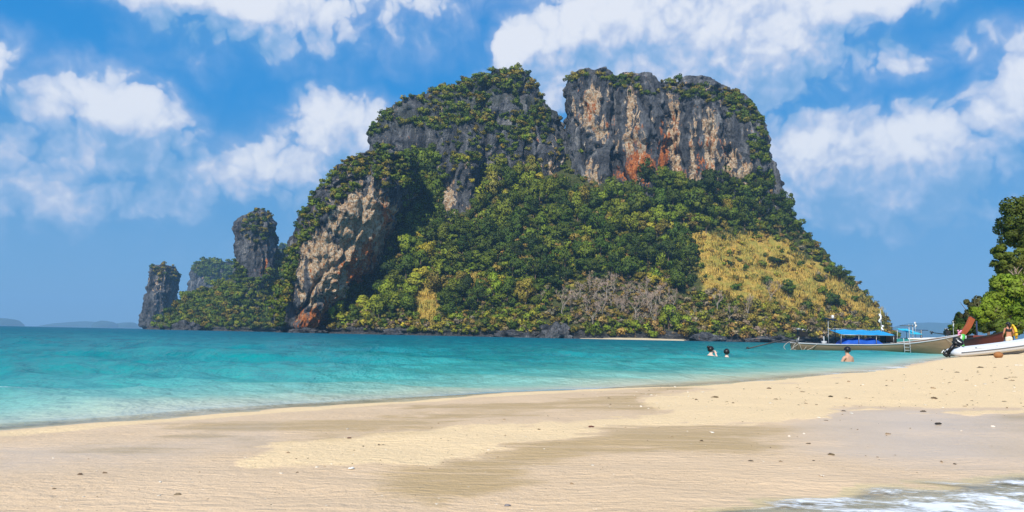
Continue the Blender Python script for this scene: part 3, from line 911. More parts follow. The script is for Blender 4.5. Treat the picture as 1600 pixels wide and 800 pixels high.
def wash_material():
    m, g, out = new_mat('foamy_wash')
    pos = g.n('ShaderNodeNewGeometry', out=0)
    e = g.attr('edge')
    wrp = g.vmath('ADD', pos, g.scale(g.noise(pos, 3.0, 3, 0.6, out=1), (0.22, 0.12, 0)))
    n1 = g.noise(g.scale(wrp, (0.8, 1.5, 1.0)), 5.5, 6, 0.62)
    n2 = g.noise(g.scale(wrp, (0.9, 1.6, 1.0)), 26.0, 5, 0.7)
    vo = g.n('ShaderNodeTexVoronoi', out=0, props={'feature': 'DISTANCE_TO_EDGE'}, Vector=g.scale(wrp, (0.8, 1.5, 1.0)), Scale=16.0)
    lace = g.smooth(vo, 0.16, 0.02)
    f = g.math('ADD', g.math('MULTIPLY', n1, 1.15), g.math('ADD', g.math('MULTIPLY', n2, 0.55), g.math('MULTIPLY', lace, 0.05)))
    f = g.math('ADD', f, g.math('MULTIPLY', e, 0.16))
    foam = g.math('MULTIPLY', g.smooth(f, 0.85, 1.12), g.smooth(e, 0.0, 0.20))
    b = g.n('ShaderNodeBump', Strength=0.5, Distance=0.012, Height=g.math('ADD', n1, foam))
    tr = g.n('ShaderNodeBsdfTransparent', Color=(0.93, 0.97, 0.93, 1))
    gl = g.n('ShaderNodeBsdfGlossy', Roughness=0.08, Normal=b)
    fr = g.math('MULTIPLY', g.n('ShaderNodeFresnel', IOR=1.33, Normal=b), g.smooth(e, 0.0, 0.2))
    w = g.n('ShaderNodeMixShader', i0=g.math('MULTIPLY', fr, 0.7), i1=tr, i2=gl)
    milk = g.n('ShaderNodeBsdfDiffuse', Color=(0.50, 0.47, 0.33, 1))
    w = g.n('ShaderNodeMixShader', i0=g.math('MULTIPLY', g.smooth(e, 0.1, 0.7), 0.35), i1=w, i2=milk)
    fo = g.n('ShaderNodeBsdfDiffuse', Color=(0.80, 0.83, 0.85, 1), Normal=b)
    sh = g.n('ShaderNodeMixShader', i0=g.math('MULTIPLY', foam, 0.92), i1=w, i2=fo)
    g.t.links.new(sh, out.inputs[0])
    return m


WASH = [(1030, 832), (1110, 801), (1195, 784), (1295, 767), (1400, 751), (1500, 745), (1640, 740), (1800, 734), (2300, 740), (2300, 1200), (900, 1200)]
ux_, uy_, uq_ = fan_grid(5.0, 9.0, 150, 0.55, 260)
ux_, uy_ = ux_.ravel() + 1.4, uy_.ravel()
UPT = np.stack([ux_, uy_, ground_z(ux_, uy_) + 0.006], 1)
upx, upy = project(UPT)
ed = polydist(upx, upy, WASH) + 9 * vnoise(np.stack([ux_ / 0.25, uy_ / 0.12, ux_ * 0], 1), 95) + 12 * vnoise(np.stack([ux_ / 0.7, uy_ / 0.3, ux_ * 0], 1), 96)
UPT[:, 2] += 0.006 * sstep(ed, 0, 10) + 0.003 * fbm(UPT / 0.12, 2, 97)
P_, q_, a_ = keep(UPT, uq_, ed > -1, {'edge': np.clip(ed / 45.0, 0, 1)})
link('foam', mesh_np('foam', P_, q_, wash_material(), True, a_), None, 'white foam of a thin wave running over the near sand', 'foam', None, 'stuff')

# the small strip of sand at the foot of the island's slope
P0, P1 = at(905, 531, 432), at(1085, 534, 428)
nx_ = 60
tt = np.linspace(0, 1, nx_)
bx_ = P0[0] + (P1[0] - P0[0]) * tt
pv = []
for k, (dy, zz) in enumerate(((-6, -0.6), (0, 0.25), (7, 1.0), (16, 1.5), (30, 1.2))):
    wv_ = np.sin(tt * math.pi) ** 0.4
    pv.append(np.stack([bx_, 428 + dy * (0.3 + 0.7 * wv_) + 1.5 * vnoise(np.stack([bx_ / 9, bx_ * 0 + k, bx_ * 0], 1), 3), zz * wv_ - 0.15 * (1 - wv_)], 1))
pv = np.stack(pv, 0)
idx = np.arange(5 * nx_).reshape(5, nx_)
q = np.stack([idx[:-1, :-1], idx[:-1, 1:], idx[1:, 1:], idx[1:, :-1]], -1).reshape(-1, 4)
M_SAND2 = simple('far_sand', (0.62, 0.50, 0.32), 0.9, 0.2, 0.3)
link('island_beach', mesh_np('island_beach', pv.reshape(-1, 3), q, M_SAND2), None, 'thin strip of pale sand at the foot of the island', 'beach', None, 'structure')

# ------------------------------------------------------------------ haze
bm = bmesh.new()
bmesh.ops.create_cube(bm, size=1)
bmesh.ops.scale(bm, vec=(35000, 10600, 420), verts=bm.verts)
bmesh.ops.translate(bm, vec=(0, 10200 - 5300, 420 / 2 - 8), verts=bm.verts)
hm = bpy.data.meshes.new('haze'); bm.to_mesh(hm); bm.free()
mh, g, out = new_mat('haze_air')
HAZE_D = 1.3e-4
pvn = g.n('ShaderNodeVolumePrincipled', Color=(0.34, 0.66, 1.0, 1), Density=HAZE_D, Anisotropy=0.0)
g.t.links.new(pvn, out.inputs[1])
hm.materials.append(mh)
link('haze', hm, None, 'thin blue sea haze over the far water', 'haze', None, 'stuff')


# ------------------------------------------------------------------ plants
def crown_arrays(rng, R, H, nclump, nleaf, leaf, tri=True, clump=(0.34, 0.52), up=0.25, bottom=0.0, shape='round'):
    """leaf faces spread over clumps; returns verts, normals, leaf value, face size"""
    cs = []
    tries = 0
    while len(cs) < nclump and tries < 4000:
        tries += 1
        d = rng.normal(size=3); d /= np.linalg.norm(d)
        r = rng.uniform(0.25, 0.78)
        p = d * r
        if p[2] < -0.45 + bottom:
            continue
        if shape == 'cone':
            p[:2] *= np.clip(0.95 - (p[2] + 0.5) * 0.62, 0.15, 1)
        if all(np.linalg.norm((p - c) * (1, 1, 1.2)) > 0.24 for c in cs) or tries > 1500:
            cs.append(p)
    V, Nn, LV = [], [], []
    per = max(4, nleaf // max(len(cs), 1))
    for c in cs:
        rc = rng.uniform(*clump)
        if shape == 'cone':
            rc *= 0.75
        k = int(per * rng.uniform(0.7, 1.3))
        d = rng.normal(size=(k, 3)); d[:, 2] = d[:, 2] * 0.9 + up
        d /= np.linalg.norm(d, axis=1)[:, None]
        rr = rc * rng.uniform(0.62, 1.08, size=(k, 1)) ** 0.8
        pos = (c + d * rr * np.array([1, 1, 0.82])) * np.array([R, R, H])
        nn = d * 0.8 + c / (np.linalg.norm(c) + 1e-6) * 0.55 + rng.normal(size=(k, 3)) * 0.22 + np.array([0, 0, 0.15])
        nn /= np.linalg.norm(nn, axis=1)[:, None]
        fn = d + rng.normal(size=(k, 3)) * 0.75
        fn /= np.linalg.norm(fn, axis=1)[:, None]
        t = np.cross(fn, rng.normal(size=(k, 3))); t /= np.linalg.norm(t, axis=1)[:, None]
        b = np.cross(fn, t)
        sz = leaf * rng.uniform(0.65, 1.35, size=(k, 1))
        base = rng.uniform(0.25, 0.75)
        lv = np.clip(base + rng.normal(size=k) * 0.20, 0, 1)
        if tri:
            q = np.stack([pos + t * sz, pos - t * sz * 0.6 + b * sz * 0.8, pos - t * sz * 0.5 - b * sz * 0.85], 1)
        else:
            q = np.stack([pos + t * sz, pos + b * sz * 0.55, pos - t * sz, pos - b * sz * 0.55], 1)
        m_ = q.shape[1]
        V.append(q.reshape(-1, 3)); Nn.append(np.repeat(nn, m_, 0)); LV.append(np.repeat(lv, m_))
    return np.concatenate(V), np.concatenate(Nn), np.concatenate(LV), (3 if tri else 4)


def leaf_mesh(name, V, Nn, LV, k, mat, tint=None):
    fc = np.arange(len(V)).reshape(-1, k)
    att = {'leaf': LV}
    if tint is not None:
        att['tint'] = tint
    m = mesh_np(name, V, fc, mat, True, att)
    m.normals_split_custom_set_from_vertices(Nn.astype(np.float32))
    return m


def trunk_mesh(name, rng, h, r, nb=4, spread=0.5, mat=M_BARK, n=6):
    b = MB()
    lean = rng.uniform(-0.08, 0.08, 2) * h
    pts = [(lean[0] * t * t, lean[1] * t * t, -0.08 * h + h * 1.08 * t) for t in (0, 0.25, 0.5, 0.75, 1)]
    b.tube(pts, [r * 1.35, r, r * 0.85, r * 0.6, r * 0.25], n)
    for i in range(nb):
        t = rng.uniform(0.45, 0.85); a = rng.uniform(0, 6.28)
        p0 = Vector((lean[0] * t * t, lean[1] * t * t, h * t))
        p2 = p0 + Vector((math.cos(a), math.sin(a), rng.uniform(0.4, 0.9))) * h * spread * rng.uniform(0.6, 1)
        b.tube([p0, p0.lerp(p2, 0.5) + Vector((0, 0, -0.03 * h)), p2], [r * 0.5, r * 0.32, r * 0.1], 5)
    m = bpy.data.meshes.new(name)
    m.from_pydata(b.v, [], b.f); m.update(); m.materials.append(mat)
    m.polygons.foreach_set('use_smooth', [True] * len(m.polygons))
    return m


# unit-size tree prototypes: crown radius 1 (scaled per tree)
PROTO = []
for i in range(10):
    rg = np.random.default_rng(100 + i)
    V, Nn, LV, k = crown_arrays(rg, 1.0, rg.uniform(0.80, 1.05), int(rg.integers(7, 15)), 1400, 0.085, clump=(0.18, 0.52))
    V = V + np.array([0, 0, 1.15])
    PROTO.append((leaf_mesh('crown', V, Nn, LV, k, M_LEAF), trunk_mesh('trunk', rg, 1.3, 0.06)))
SHRUB = []
for i in range(8):
    rg = np.random.default_rng(200 + i)
    SHRUB.append(crown_arrays(rg, 1.0, rg.uniform(0.7, 0.95), int(rg.integers(6, 10)), 250, 0.17, up=0.3))

COLS = {'dark': (0.076, 0.120, 0.008), 'deep': (0.042, 0.075, 0.007), 'mid': (0.155, 0.200, 0.011), 'bright': (0.24, 0.29, 0.014), 'yellow': (0.38, 0.35, 0.022),
        'olive': (0.235, 0.195, 0.024), 'dry': (0.33, 0.225, 0.06), 'grey': (0.28, 0.225, 0.135), 'gold': (0.55, 0.38, 0.07)}
WORDS = {'dark': 'dark green', 'deep': 'blackish green', 'mid': 'mid green', 'bright': 'bright green', 'yellow': 'yellow-green', 'olive': 'olive green', 'dry': 'dry brownish', 'grey': 'greyish brown', 'gold': 'golden'}

# ray target: all the lofts
ALLV = []; ALLF = []; base = 0
LID = []
for li, (P, q, nm) in enumerate(LOFTS):
    ALLV.append(P); ALLF.append(q + base); base += len(P); LID += [li] * len(q)
ALLV = np.concatenate(ALLV); ALLF = np.concatenate(ALLF)
BVH = BVHTree.FromPolygons(ALLV.tolist(), ALLF.tolist())
LID = np.array(LID)


def cast(px, py):
    d = ray(px, py)
    loc, nrm, fi, dist = BVH.ray_cast(Vector((0, 0, HC)), Vector(d))
    if loc is None:
        return None
    return np.array(loc), np.array(nrm), LOFTS[LID[fi]][2], dist


Z_FOREST = [(640, 300), (672, 250), (690, 300), (684, 342), (708, 348), (738, 340), (748, 286), (800, 262), (850, 280), (884, 292), (940, 305), (985, 300), (1035, 282), (1075, 292), (1120, 280), (1165, 284), (1205, 296), (1228, 325), (1254, 366),
            (1215, 378), (1180, 362), (1110, 362), (1082, 376), (1090, 440), (1060, 462), (1000, 440), (900, 436), (880, 466), (840, 486), (760, 492), (640, 500), (500, 512), (520, 480), (552, 452), (588, 424), (606, 384), (622, 330)]
Z_LOW = [(500, 514), (560, 500), (640, 492), (760, 488), (850, 480), (890, 500), (905, 528), (700, 524), (500, 519)]
Z_BARE = [(880, 470), (905, 440), (1000, 444), (1050, 468), (1060, 500), (1000, 512), (900, 505)]
Z_SHOREG = [(905, 505), (1000, 510), (1060, 490), (1090, 520), (1070, 531), (920, 529)]
Z_RIGHT = [(1060, 470), (1110, 462), (1230, 484), (1300, 480), (1380, 500), (1424, 526), (1380, 532), (1060, 534)]
Z_CRACK = [(632, 240), (690, 236), (692, 340), (640, 400), (608, 400), (625, 330)]
Z_CTOP = [(456, 392), (470, 335), (494, 296), (522, 264), (552, 240), (600, 228), (650, 236), (640, 280), (615, 300), (585, 292), (560, 296), (530, 320), (500, 345), (482, 378)]
Z_ATOP = [(566, 222), (590, 178), (632, 150), (696, 132), (742, 112), (790, 100), (836, 108), (856, 146), (878, 183), (892, 208), (884, 240), (840, 215), (800, 250), (770, 215), (740, 190), (690, 205), (640, 198), (600, 205)]
Z_AMID = [(690, 195), (886, 215), (890, 285), (745, 280), (690, 330)]
Z_BRIGHT = [(1140, 142), (1172, 160), (1192, 190), (1204, 250), (1210, 296), (1186, 290), (1170, 230), (1148, 200), (1128, 170)]
Z_BTOP = [(886, 118), (920, 112), (960, 120), (1010, 126), (1060, 130), (1110, 136), (1150, 142), (1160, 165), (1110, 160), (1060, 158), (1010, 150), (960, 140), (920, 130), (888, 132)]
Z_RIDGE = [(238, 512), (262, 486), (292, 460), (360, 445), (380, 448), (430, 420), (440, 396), (470, 385), (462, 430), (448, 480), (442, 516), (300, 514)]
Z_TALLTOP = [(372, 372), (380, 338), (400, 326), (424, 330), (428, 372), (404, 385)]
ZONES = [  # polygon, spacing px, radius px (lo, hi), keep probability, colours, place words
    (Z_FOREST, 13.5, (8.0, 19.0), 0.98, ['dark'] * 5 + ['mid'] * 6 + ['deep'] * 2 + ['bright'] * 2 + ['olive'] * 2 + ['yellow'] * 0, 'in the dense forest on the island slope', 'tree'),
    (Z_CRACK, 11, (8, 13), 0.95, ['dark'] * 4 + ['mid'] * 5 + ['bright'], 'in the shaded gully beside the orange buttress', 'tree'),
    (Z_LOW, 11, (6, 11), 0.85, ['mid'] * 3 + ['olive'] * 4 + ['dark'] * 2 + ['bright'] * 2 + ['grey'] * 2 + ['yellow'] * 1, 'on the lower slope above the waterline', 'tree'),
    (Z_SHOREG, 12, (8, 13), 0.85, ['bright'] * 3 + ['mid'] * 4 + ['dry'] * 1 + ['dark'] * 1, 'behind the thin strip of island sand', 'tree'),
    (Z_RIGHT, 11, (6, 11.5), 0.86, ['olive'] * 5 + ['grey'] * 4 + ['dark'] * 2 + ['mid'] * 2 + ['dry'] * 2 + ['yellow'] * 1, 'in the scrub below the golden slope', 'tree'),
    (Z_RIDGE, 8.5, (5.5, 9), 0.95, ['dark'] * 5 + ['mid'] * 4 + ['olive'] * 2 + ['deep'] * 2, 'on the low ridge left of the buttress', 'tree'),
    (Z_CTOP, 6.5, (3.5, 8.5), 0.93, ['olive'] * 3 + ['mid'] * 5 + ['dark'] * 4, '', 'shrub'),
    (Z_ATOP, 6.5, (3.2, 8.5), 0.9, ['olive'] * 3 + ['mid'] * 4 + ['dark'] * 5, '', 'shrub'),
    (Z_AMID, 9, (3.0, 6.0), 0.30, ['olive'] * 4 + ['mid'] * 2 + ['dark'] * 2 + ['yellow'] * 1, '', 'shrub'),
    (Z_BRIGHT, 6, (4, 7.5), 0.92, ['dark'] * 4 + ['olive'] * 2 + ['mid'] * 4, '', 'shrub'),
    (Z_BTOP, 6, (3.5, 7.5), 0.75, ['olive'] * 3 + ['mid'] * 2 + ['dark'] * 4, '', 'shrub'),
    (Z_TALLTOP, 6, (3, 5.5), 0.75, ['olive'] * 4 + ['dark'] * 3, '', 'shrub'),
    (GOLD_POLY, 14, (3.0, 11), 0.20, ['dark'] * 4 + ['mid'] * 2 + ['olive'] * 3, 'standing on the golden grass slope', 'tree'),
    ([(232, 440), (236, 416), (256, 412), (280, 416), (280, 440)], 5, (2.5, 4), 0.7, ['dark', 'olive'], '', 'shrub'),
    ([(298, 420), (306, 408), (340, 407), (372, 412), (400, 440), (370, 470), (330, 450)], 6, (3.5, 6), 0.95, ['dark', 'dark', 'mid'], '', 'shrub'),
    ([(426, 420), (430, 392), (442, 380), (456, 392), (466, 420)], 6, (3.5, 6), 0.95, ['dark', 'dark', 'mid'], '', 'shrub'),
    ([(1205, 296), (1225, 300), (1262, 360), (1300, 405), (1345, 440), (1385, 475), (1420, 520), (1400, 530), (1376, 492), (1330, 452), (1280, 418), (1240, 384)], 8, (3.5, 7.5), 0.6, ['dark'] * 3 + ['olive'] * 4 + ['grey'] * 2 + ['mid'] * 2, 'along the right edge of the island', 'tree'),
    ([(690, 230), (690, 205), (750, 200), (750, 232)], 7, (4, 6), 0.35, ['olive', 'mid'], '', 'shrub'),
    ([(705, 238), (750, 240), (748, 256), (708, 254)], 6, (5, 8), 0.8, ['mid', 'mid', 'yellow'], '', 'shrub'),
]
rz = np.random.default_rng(77)
PL = []          # px, py, rpx, colour, where, kind, loc, nrm, dist
SKIP = [(668, 478, 18, 30), (744, 446, 12, 18), (820, 412, 20, 8)]
for (poly, spc, (r0, r1), prob, cols, where, kind) in ZONES:
    xs = [p[0] for p in poly]; ys = [p[1] for p in poly]
    y = min(ys)
    row = 0
    while y <= max(ys):
        x = min(xs) + (row % 2) * spc / 2
        while x <= max(xs):
            qx = x + rz.uniform(-0.38, 0.38) * spc; qy = y + rz.uniform(-0.38, 0.38) * spc
            x += spc
            if not inpoly(np.array([qx]), np.array([qy]), poly)[0] or rz.uniform() > prob:
                continue
            if kind == 'tree' and any(((qx - sx_) / srx) ** 2 + ((qy - sy_) / sry) ** 2 < 1 for sx_, sy_, srx, sry in SKIP):
                continue
            if kind == 'shrub' and poly in (Z_ATOP, Z_CTOP, Z_BRIGHT, Z_BTOP):
                nz_ = float(fbm(np.array([[qx / 34.0, qy / 26.0, 3.3]]), 3, 61)[0])
                if nz_ < (-0.12 if poly not in (Z_CTOP, Z_ATOP) else (-0.30 if qx < 730 or qy < 140 else 0.05)) and rz.uniform() < 0.85:
                    continue
            h = cast(qx, qy)
            if h is None or h[0][2] < 2.0:
                continue
            cl = cols[int(rz.integers(len(cols)))]
            if poly is Z_FOREST:          # stands of one kind, not an even mix
                nz_ = float(fbm(np.array([[qx / 60.0, qy / 40.0, 9.1]]), 3, 65)[0]) + rz.normal() * 0.28
                cl = 'deep' if nz_ < -0.45 else ('dark' if nz_ < 0.06 else ('mid' if nz_ < 0.46 else ('olive' if nz_ < 0.60 else ('bright' if nz_ < 1.0 else 'yellow'))))
            PL.append((qx, qy, r0 + (r1 - r0) * rz.uniform() ** (1.0 if kind == 'shrub' else 1.5), cl, where, kind, h[0], h[1], h[3]))
        y += spc * 0.86; row += 1
# single plants that stand out
for (x, y, r, c, where, kind) in [(655, 372, 11, 'yellow', 'in the forest right of the orange buttress', 'tree'), (768, 440, 15, 'dark', 'above the golden gully', 'tree'), (1212, 412, 13, 'deep', 'standing on the golden grass slope', 'tree'),
                                  (1232, 458, 16, 'dark', 'standing on the golden grass slope', 'tree'), (1140, 410, 8, 'deep', 'standing on the golden grass slope', 'tree'), (1198, 440, 11, 'dark', 'standing on the golden grass slope', 'tree'),
                                  (1312, 434, 14, 'dark', 'on the edge of the golden slope', 'tree'), (1165, 418, 7, 'dark', 'standing on the golden grass slope', 'tree'), (1045, 508, 20, 'bright', 'behind the thin strip of island sand', 'tree'),
                                  (988, 512, 15, 'bright', 'behind the thin strip of island sand', 'tree'), (1300, 478, 15, 'deep', 'below the golden slope', 'tree'), (570, 505, 16, 'yellow', 'at the foot of the orange buttress', 'tree'),
                                  (910, 238, 5.5, 'bright', '', 'shrub'), (1062, 128, 9, 'dark', '', 'shrub'), (910, 120, 8, 'olive', '', 'shrub'), (985, 124, 10, 'olive', '', 'shrub')]:
    h = cast(x, y + (6 if kind == 'tree' else 0)) or cast(x, y + 16)
    if h:
        PL.append((x, y, r, c, where, kind, h[0], h[1], h[3]))

trees = sorted([p for p in PL if p[5] == 'tree'], key=lambda p: -p[2])
singles, rest = trees[:300], trees[300:] + [p for p in PL if p[5] == 'shrub']
for i, (px, py, r, c, where, kind, loc, nrm, dist) in enumerate(singles):
    R = r * dist / F
    cm, tm = PROTO[i % len(PROTO)]
    size = 'large rounded' if r > 15 else ('rounded' if r > 10.5 else 'small bushy')
    if 'dense forest' in where:
        if py > 430:
            where = 'low in the forest left of the golden gully' if px < 660 else ('low in the forest below the grey pillar' if px < 800 else ('in the forest just above the leafless grove' if px < 1000 else 'in the forest left of the golden slope'))
        elif py > 350:
            where = 'in the mid forest right of the orange buttress' if px < 700 else ('in the mid forest below the grey pillar' if px < 840 else ('in the mid forest below the notch between the cliffs' if px < 960 else ('in the mid forest below the rust-stained cliff' if px < 1080 else 'in the forest above the golden slope')))
        else:
            where = 'beside the foot of the grey pillar' if px < 800 else ('under the notch between the two cliffs' if px < 930 else ('at the foot of the rust-stained right cliff' if px < 1090 else 'at the foot of the cliff above the golden slope'))
    lab = '%s %s tree %s' % (size, WORDS[c], where)
    t = empty('broadleaf_tree', (loc[0], loc[1], loc[2] - 0.25 * R), rz.uniform(0, 6.28), label=lab, cat='tree', group='%s %s trees %s' % (size, WORDS[c], where))
    t.scale = (R * rz.uniform(0.85, 1.15), R, R * rz.uniform(0.75, 1.4))
    cr_o = link('crown', cm, t)
    b = np.array(COLS[c]) * rz.uniform(0.78, 1.25) * np.array([rz.uniform(0.9, 1.15), 1, rz.uniform(0.8, 1.2)])
    cr_o.color = (*b, 1)
    link('trunk', tm, t)


def merged(name, items, label, cat):
    V, Nn, LV, T = [], [], [], []
    for (px, py, r, c, where, kind, loc, nrm, dist) in items:
        R = r * dist / F
        v, nn, lv, k = SHRUB[int(rz.integers(len(SHRUB)))]
        a = rz.uniform(0, 6.28)
        rot = np.array([[math.cos(a), -math.sin(a), 0], [math.sin(a), math.cos(a), 0], [0, 0, 1]])
        V.append((v @ rot.T) * R * np.array([1, 1, rz.uniform(0.85, 1.2)]) + loc + np.array([0, 0, 0.45 * R]) + nrm * 0.15 * R)
        Nn.append(nn @ rot.T); LV.append(lv)
        b = np.array(COLS[c]) * rz.uniform(0.75, 1.3) * np.array([rz.uniform(0.9, 1.15), 1, rz.uniform(0.8, 1.2)])
        T.append(np.repeat(b[None], len(v), 0))
    return link(name, leaf_mesh(name, np.concatenate(V), np.concatenate(Nn), np.concatenate(LV), 3, M_LEAF_A, np.concatenate(T)), None, label, cat, None, 'stuff')


merged('cliff_shrubbery', [p for p in rest if p[5] == 'shrub'], 'low shrubs clinging to the tops and ledges of the cliffs', 'shrubs')
# undergrowth fills the gaps between the forest trees
und = [p for p in rest if p[5] == 'tree']
for poly, spc, prob, cols in ((Z_FOREST, 8.5, 0.85, ['dark', 'dark', 'mid', 'deep', 'olive', 'mid', 'dry']), (Z_LOW, 8, 0.8, ['olive', 'mid', 'grey', 'dry', 'yellow']), (Z_RIGHT, 8, 0.8, ['olive', 'grey', 'dry', 'mid', 'yellow', 'gold']),
                              (Z_RIDGE, 7, 0.8, ['dark', 'mid', 'olive']), (Z_BARE, 7, 0.95, ['grey', 'grey', 'grey', 'dry', 'olive']), (Z_CRACK, 8, 0.8, ['dark', 'mid']), (GOLD_POLY, 7, 0.36, ['gold', 'gold', 'gold', 'yellow', 'olive', 'dry', 'mid'])):
    xs = [p[0] for p in poly]; ys = [p[1] for p in poly]
    for y in np.arange(min(ys), max(ys), spc * 0.86):
        for x in np.arange(min(xs), max(xs), spc):
            qx, qy = x + rz.uniform(-0.5, 0.5) * spc, y + rz.uniform(-0.5, 0.5) * spc
            if rz.uniform() > prob or not inpoly(np.array([qx]), np.array([qy]), poly)[0]:
                continue
            if any(((qx - sx_) / srx) ** 2 + ((qy - sy_) / sry) ** 2 < 1 for sx_, sy_, srx, sry in SKIP):
                continue
            h = cast(qx, qy)
            if h and h[0][2] > 2:
                if poly is GOLD_POLY and float(fbm(np.array([[qx / 30.0, qy / 22.0, 1.7]]), 3, 66)[0]) < -0.05:
                    continue
                und.append((qx, qy, rz.uniform(3.5, 7) if poly is not GOLD_POLY else rz.uniform(1.8, 5), cols[int(rz.integers(len(cols)))], '', 'shrub', h[0], h[1], h[3]))
# any open ground left on the slope outside the golden grass
for y in np.arange(262, 532, 7.5):
    for x in np.arange(500, 1420, 8.5):
        qx, qy = x + rz.uniform(-4, 4), y + rz.uniform(-4, 4)
        if rz.uniform() > 0.62 or polydist(np.array([qx]), np.array([qy]), GOLD_POLY)[0] + 26 * float(fbm(np.array([[qx / 32.0, qy / 22.0, 4.4]]), 3, 68)[0]) > 2 or any(((qx - sx_) / srx) ** 2 + ((qy - sy_) / sry) ** 2 < 1 for sx_, sy_, srx, sry in SKIP):
            continue
        h = cast(qx, qy)
        if h and h[0][2] > 3 and h[2] == 'forest_slope':
            cl = ['dark', 'mid', 'olive', 'dark', 'mid', 'dry'][int(rz.integers(6))] if qy < 430 else ['olive', 'mid', 'grey', 'dry', 'olive', 'dark'][int(rz.integers(6))]
            und.append((qx, qy, rz.uniform(3.0, 6.5), cl, '', 'shrub', h[0], h[1], h[3]))
merged('undergrowth', und, 'mixed undergrowth between the trees of the island', 'undergrowth')

# dry golden grass: upright blades in tufts on the open slope
gv, gn, gl_, gtint = [], [], [], []
cnt = 0
cand = [(GOLD_POLY, 2600)] + [([(sx_ - srx, sy_ - sry), (sx_ + srx, sy_ - sry), (sx_ + srx, sy_ + sry), (sx_ - srx, sy_ + sry)], 160) for sx_, sy_, srx, sry in SKIP]
for poly, num in cand:
    xs = [p[0] for p in poly]; ys = [p[1] for p in poly]
    for _ in range(num):
        qx, qy = rz.uniform(min(xs), max(xs)), rz.uniform(min(ys), max(ys))
        if not inpoly(np.array([qx]), np.array([qy]), poly)[0]:
            continue
        h = cast(qx, qy)
        if h is None:
            continue
        k = 14
        hgt = rz.uniform(1.2, 2.6)
        p0 = h[0] + rz.normal(size=(k, 3)) * np.array([1.3, 1.3, 0.3])
        a = rz.uniform(0, 6.28, k)
        t = np.stack([np.cos(a), np.sin(a), a * 0], 1) * 0.16
        top = p0 + np.stack([rz.normal(size=k) * 0.5, rz.normal(size=k) * 0.5, np.full(k, hgt)], 1)
        q = np.stack([p0 - t, p0 + t, top], 1).reshape(-1, 3)
        gv.append(q)
        nn = np.repeat(np.array([[0, 0, 1.0]]) * 0.6 + h[1][None] * 0.7, k * 3, 0); nn /= np.linalg.norm(nn, axis=1)[:, None]
        gn.append(nn)
        gl_.append(np.repeat(rz.uniform(0.2, 0.8, k), 3))
        c = np.array(COLS['gold']) * rz.uniform(0.8, 1.35) if rz.uniform() < 0.8 else np.array([0.19, 0.19, 0.04])
        gtint.append(np.repeat(c[None], k * 3, 0))
link('dry_grass', leaf_mesh('dry_grass', np.concatenate(gv), np.concatenate(gn), np.concatenate(gl_), 3, M_LEAF_A, np.concatenate(gtint)), None, 'golden dry grass on the open slope of the island', 'grass', None, 'stuff')


# leafless trees above the island's strip of sand
def bare_tree(rng, h):
    b = MB(); tw = MB()
    def grow(p, d, ln, r, lev):
        q = p + d * ln
        (b if lev < 2 else tw).tube([p, p.lerp(q, 0.5) + Vector(rng.normal(size=3)) * ln * 0.06, q], [r, r * 0.8, r * 0.55], 5 if lev < 2 else 3, cap=False)
        if lev >= 4:
            return
        for _ in range(3 if lev < 3 else 4):
            a = Vector(rng.normal(size=3)); a.z = abs(a.z) * 0.6 + 0.25
            nd = (d * 0.75 + a.normalized() * 0.85).normalized()
            grow(p.lerp(q, rng.uniform(0.6, 1.0)), nd, ln * rng.uniform(0.55, 0.8), max(r * 0.55, 0.05), lev + 1)
    grow(Vector((0, 0, -0.5)), Vector((rng.normal() * 0.08, rng.normal() * 0.08, 1)).normalized(), h * 0.42, h * 0.02, 0)
    return b, tw


M_TWIG = simple('dry_twigs', (0.38, 0.28, 0.21), 0.95, 0.3, 1.0)
BARE = []
for i in range(4):
    b, tw = bare_tree(np.random.default_rng(300 + i), 1.0 * 14)
    ms = []
    for bb, nm, mt in ((b, 'trunk', M_BARK_PALE), (tw, 'crown', M_TWIG)):
        m = bpy.data.meshes.new(nm); m.from_pydata(bb.v, [], bb.f); m.update(); m.materials.append(mt)
        ms.append(m)
    BARE.append(ms)
nb = 0
for (x, y) in [(900, 478), (915, 492), (930, 472), (942, 500), (955, 482), (968, 505), (980, 474), (992, 500), (1004, 480), (1018, 494), (1030, 476), (1040, 494), (1052, 486), (908, 470), (922, 460), (936, 486), (948, 468), (962, 492), (974, 488), (986, 462), (998, 468), (1012, 470), (1024, 484), (1036, 464), (1046, 474), (960, 462), (892, 486), (925, 510), (1000, 515), (1022, 512), (880, 494), (845, 478), (1120, 488), (1170, 500), (1205, 478), (1395, 512), (1402, 520), (1080, 505), (1140, 508), (770, 480)]:
    h = cast(x, y)
    if h is None:
        continue
    rowl = ('%s of the bare grove, in its %s row' % ('at the left end' if x < 945 else ('in the middle' if x < 1005 else 'at the right end'), 'upper' if y < 486 else 'lower')) if x < 1060 else ('at the right end of the island' if x > 1380 else 'in the scrub below the golden slope')
    if x < 890:
        rowl = 'among green bushes left of the bare grove'
    t = empty('bare_tree', tuple(h[0]), rz.uniform(0, 6.28), label='leafless grey-brown tree ' + rowl, cat='tree', group='leafless trees ' + rowl)
    s = rz.uniform(0.75, 1.25)
    t.scale = (s, s, s)
    for m in BARE[nb % 4]:
        link(m.name.split('.')[0], m, t)
    nb += 1


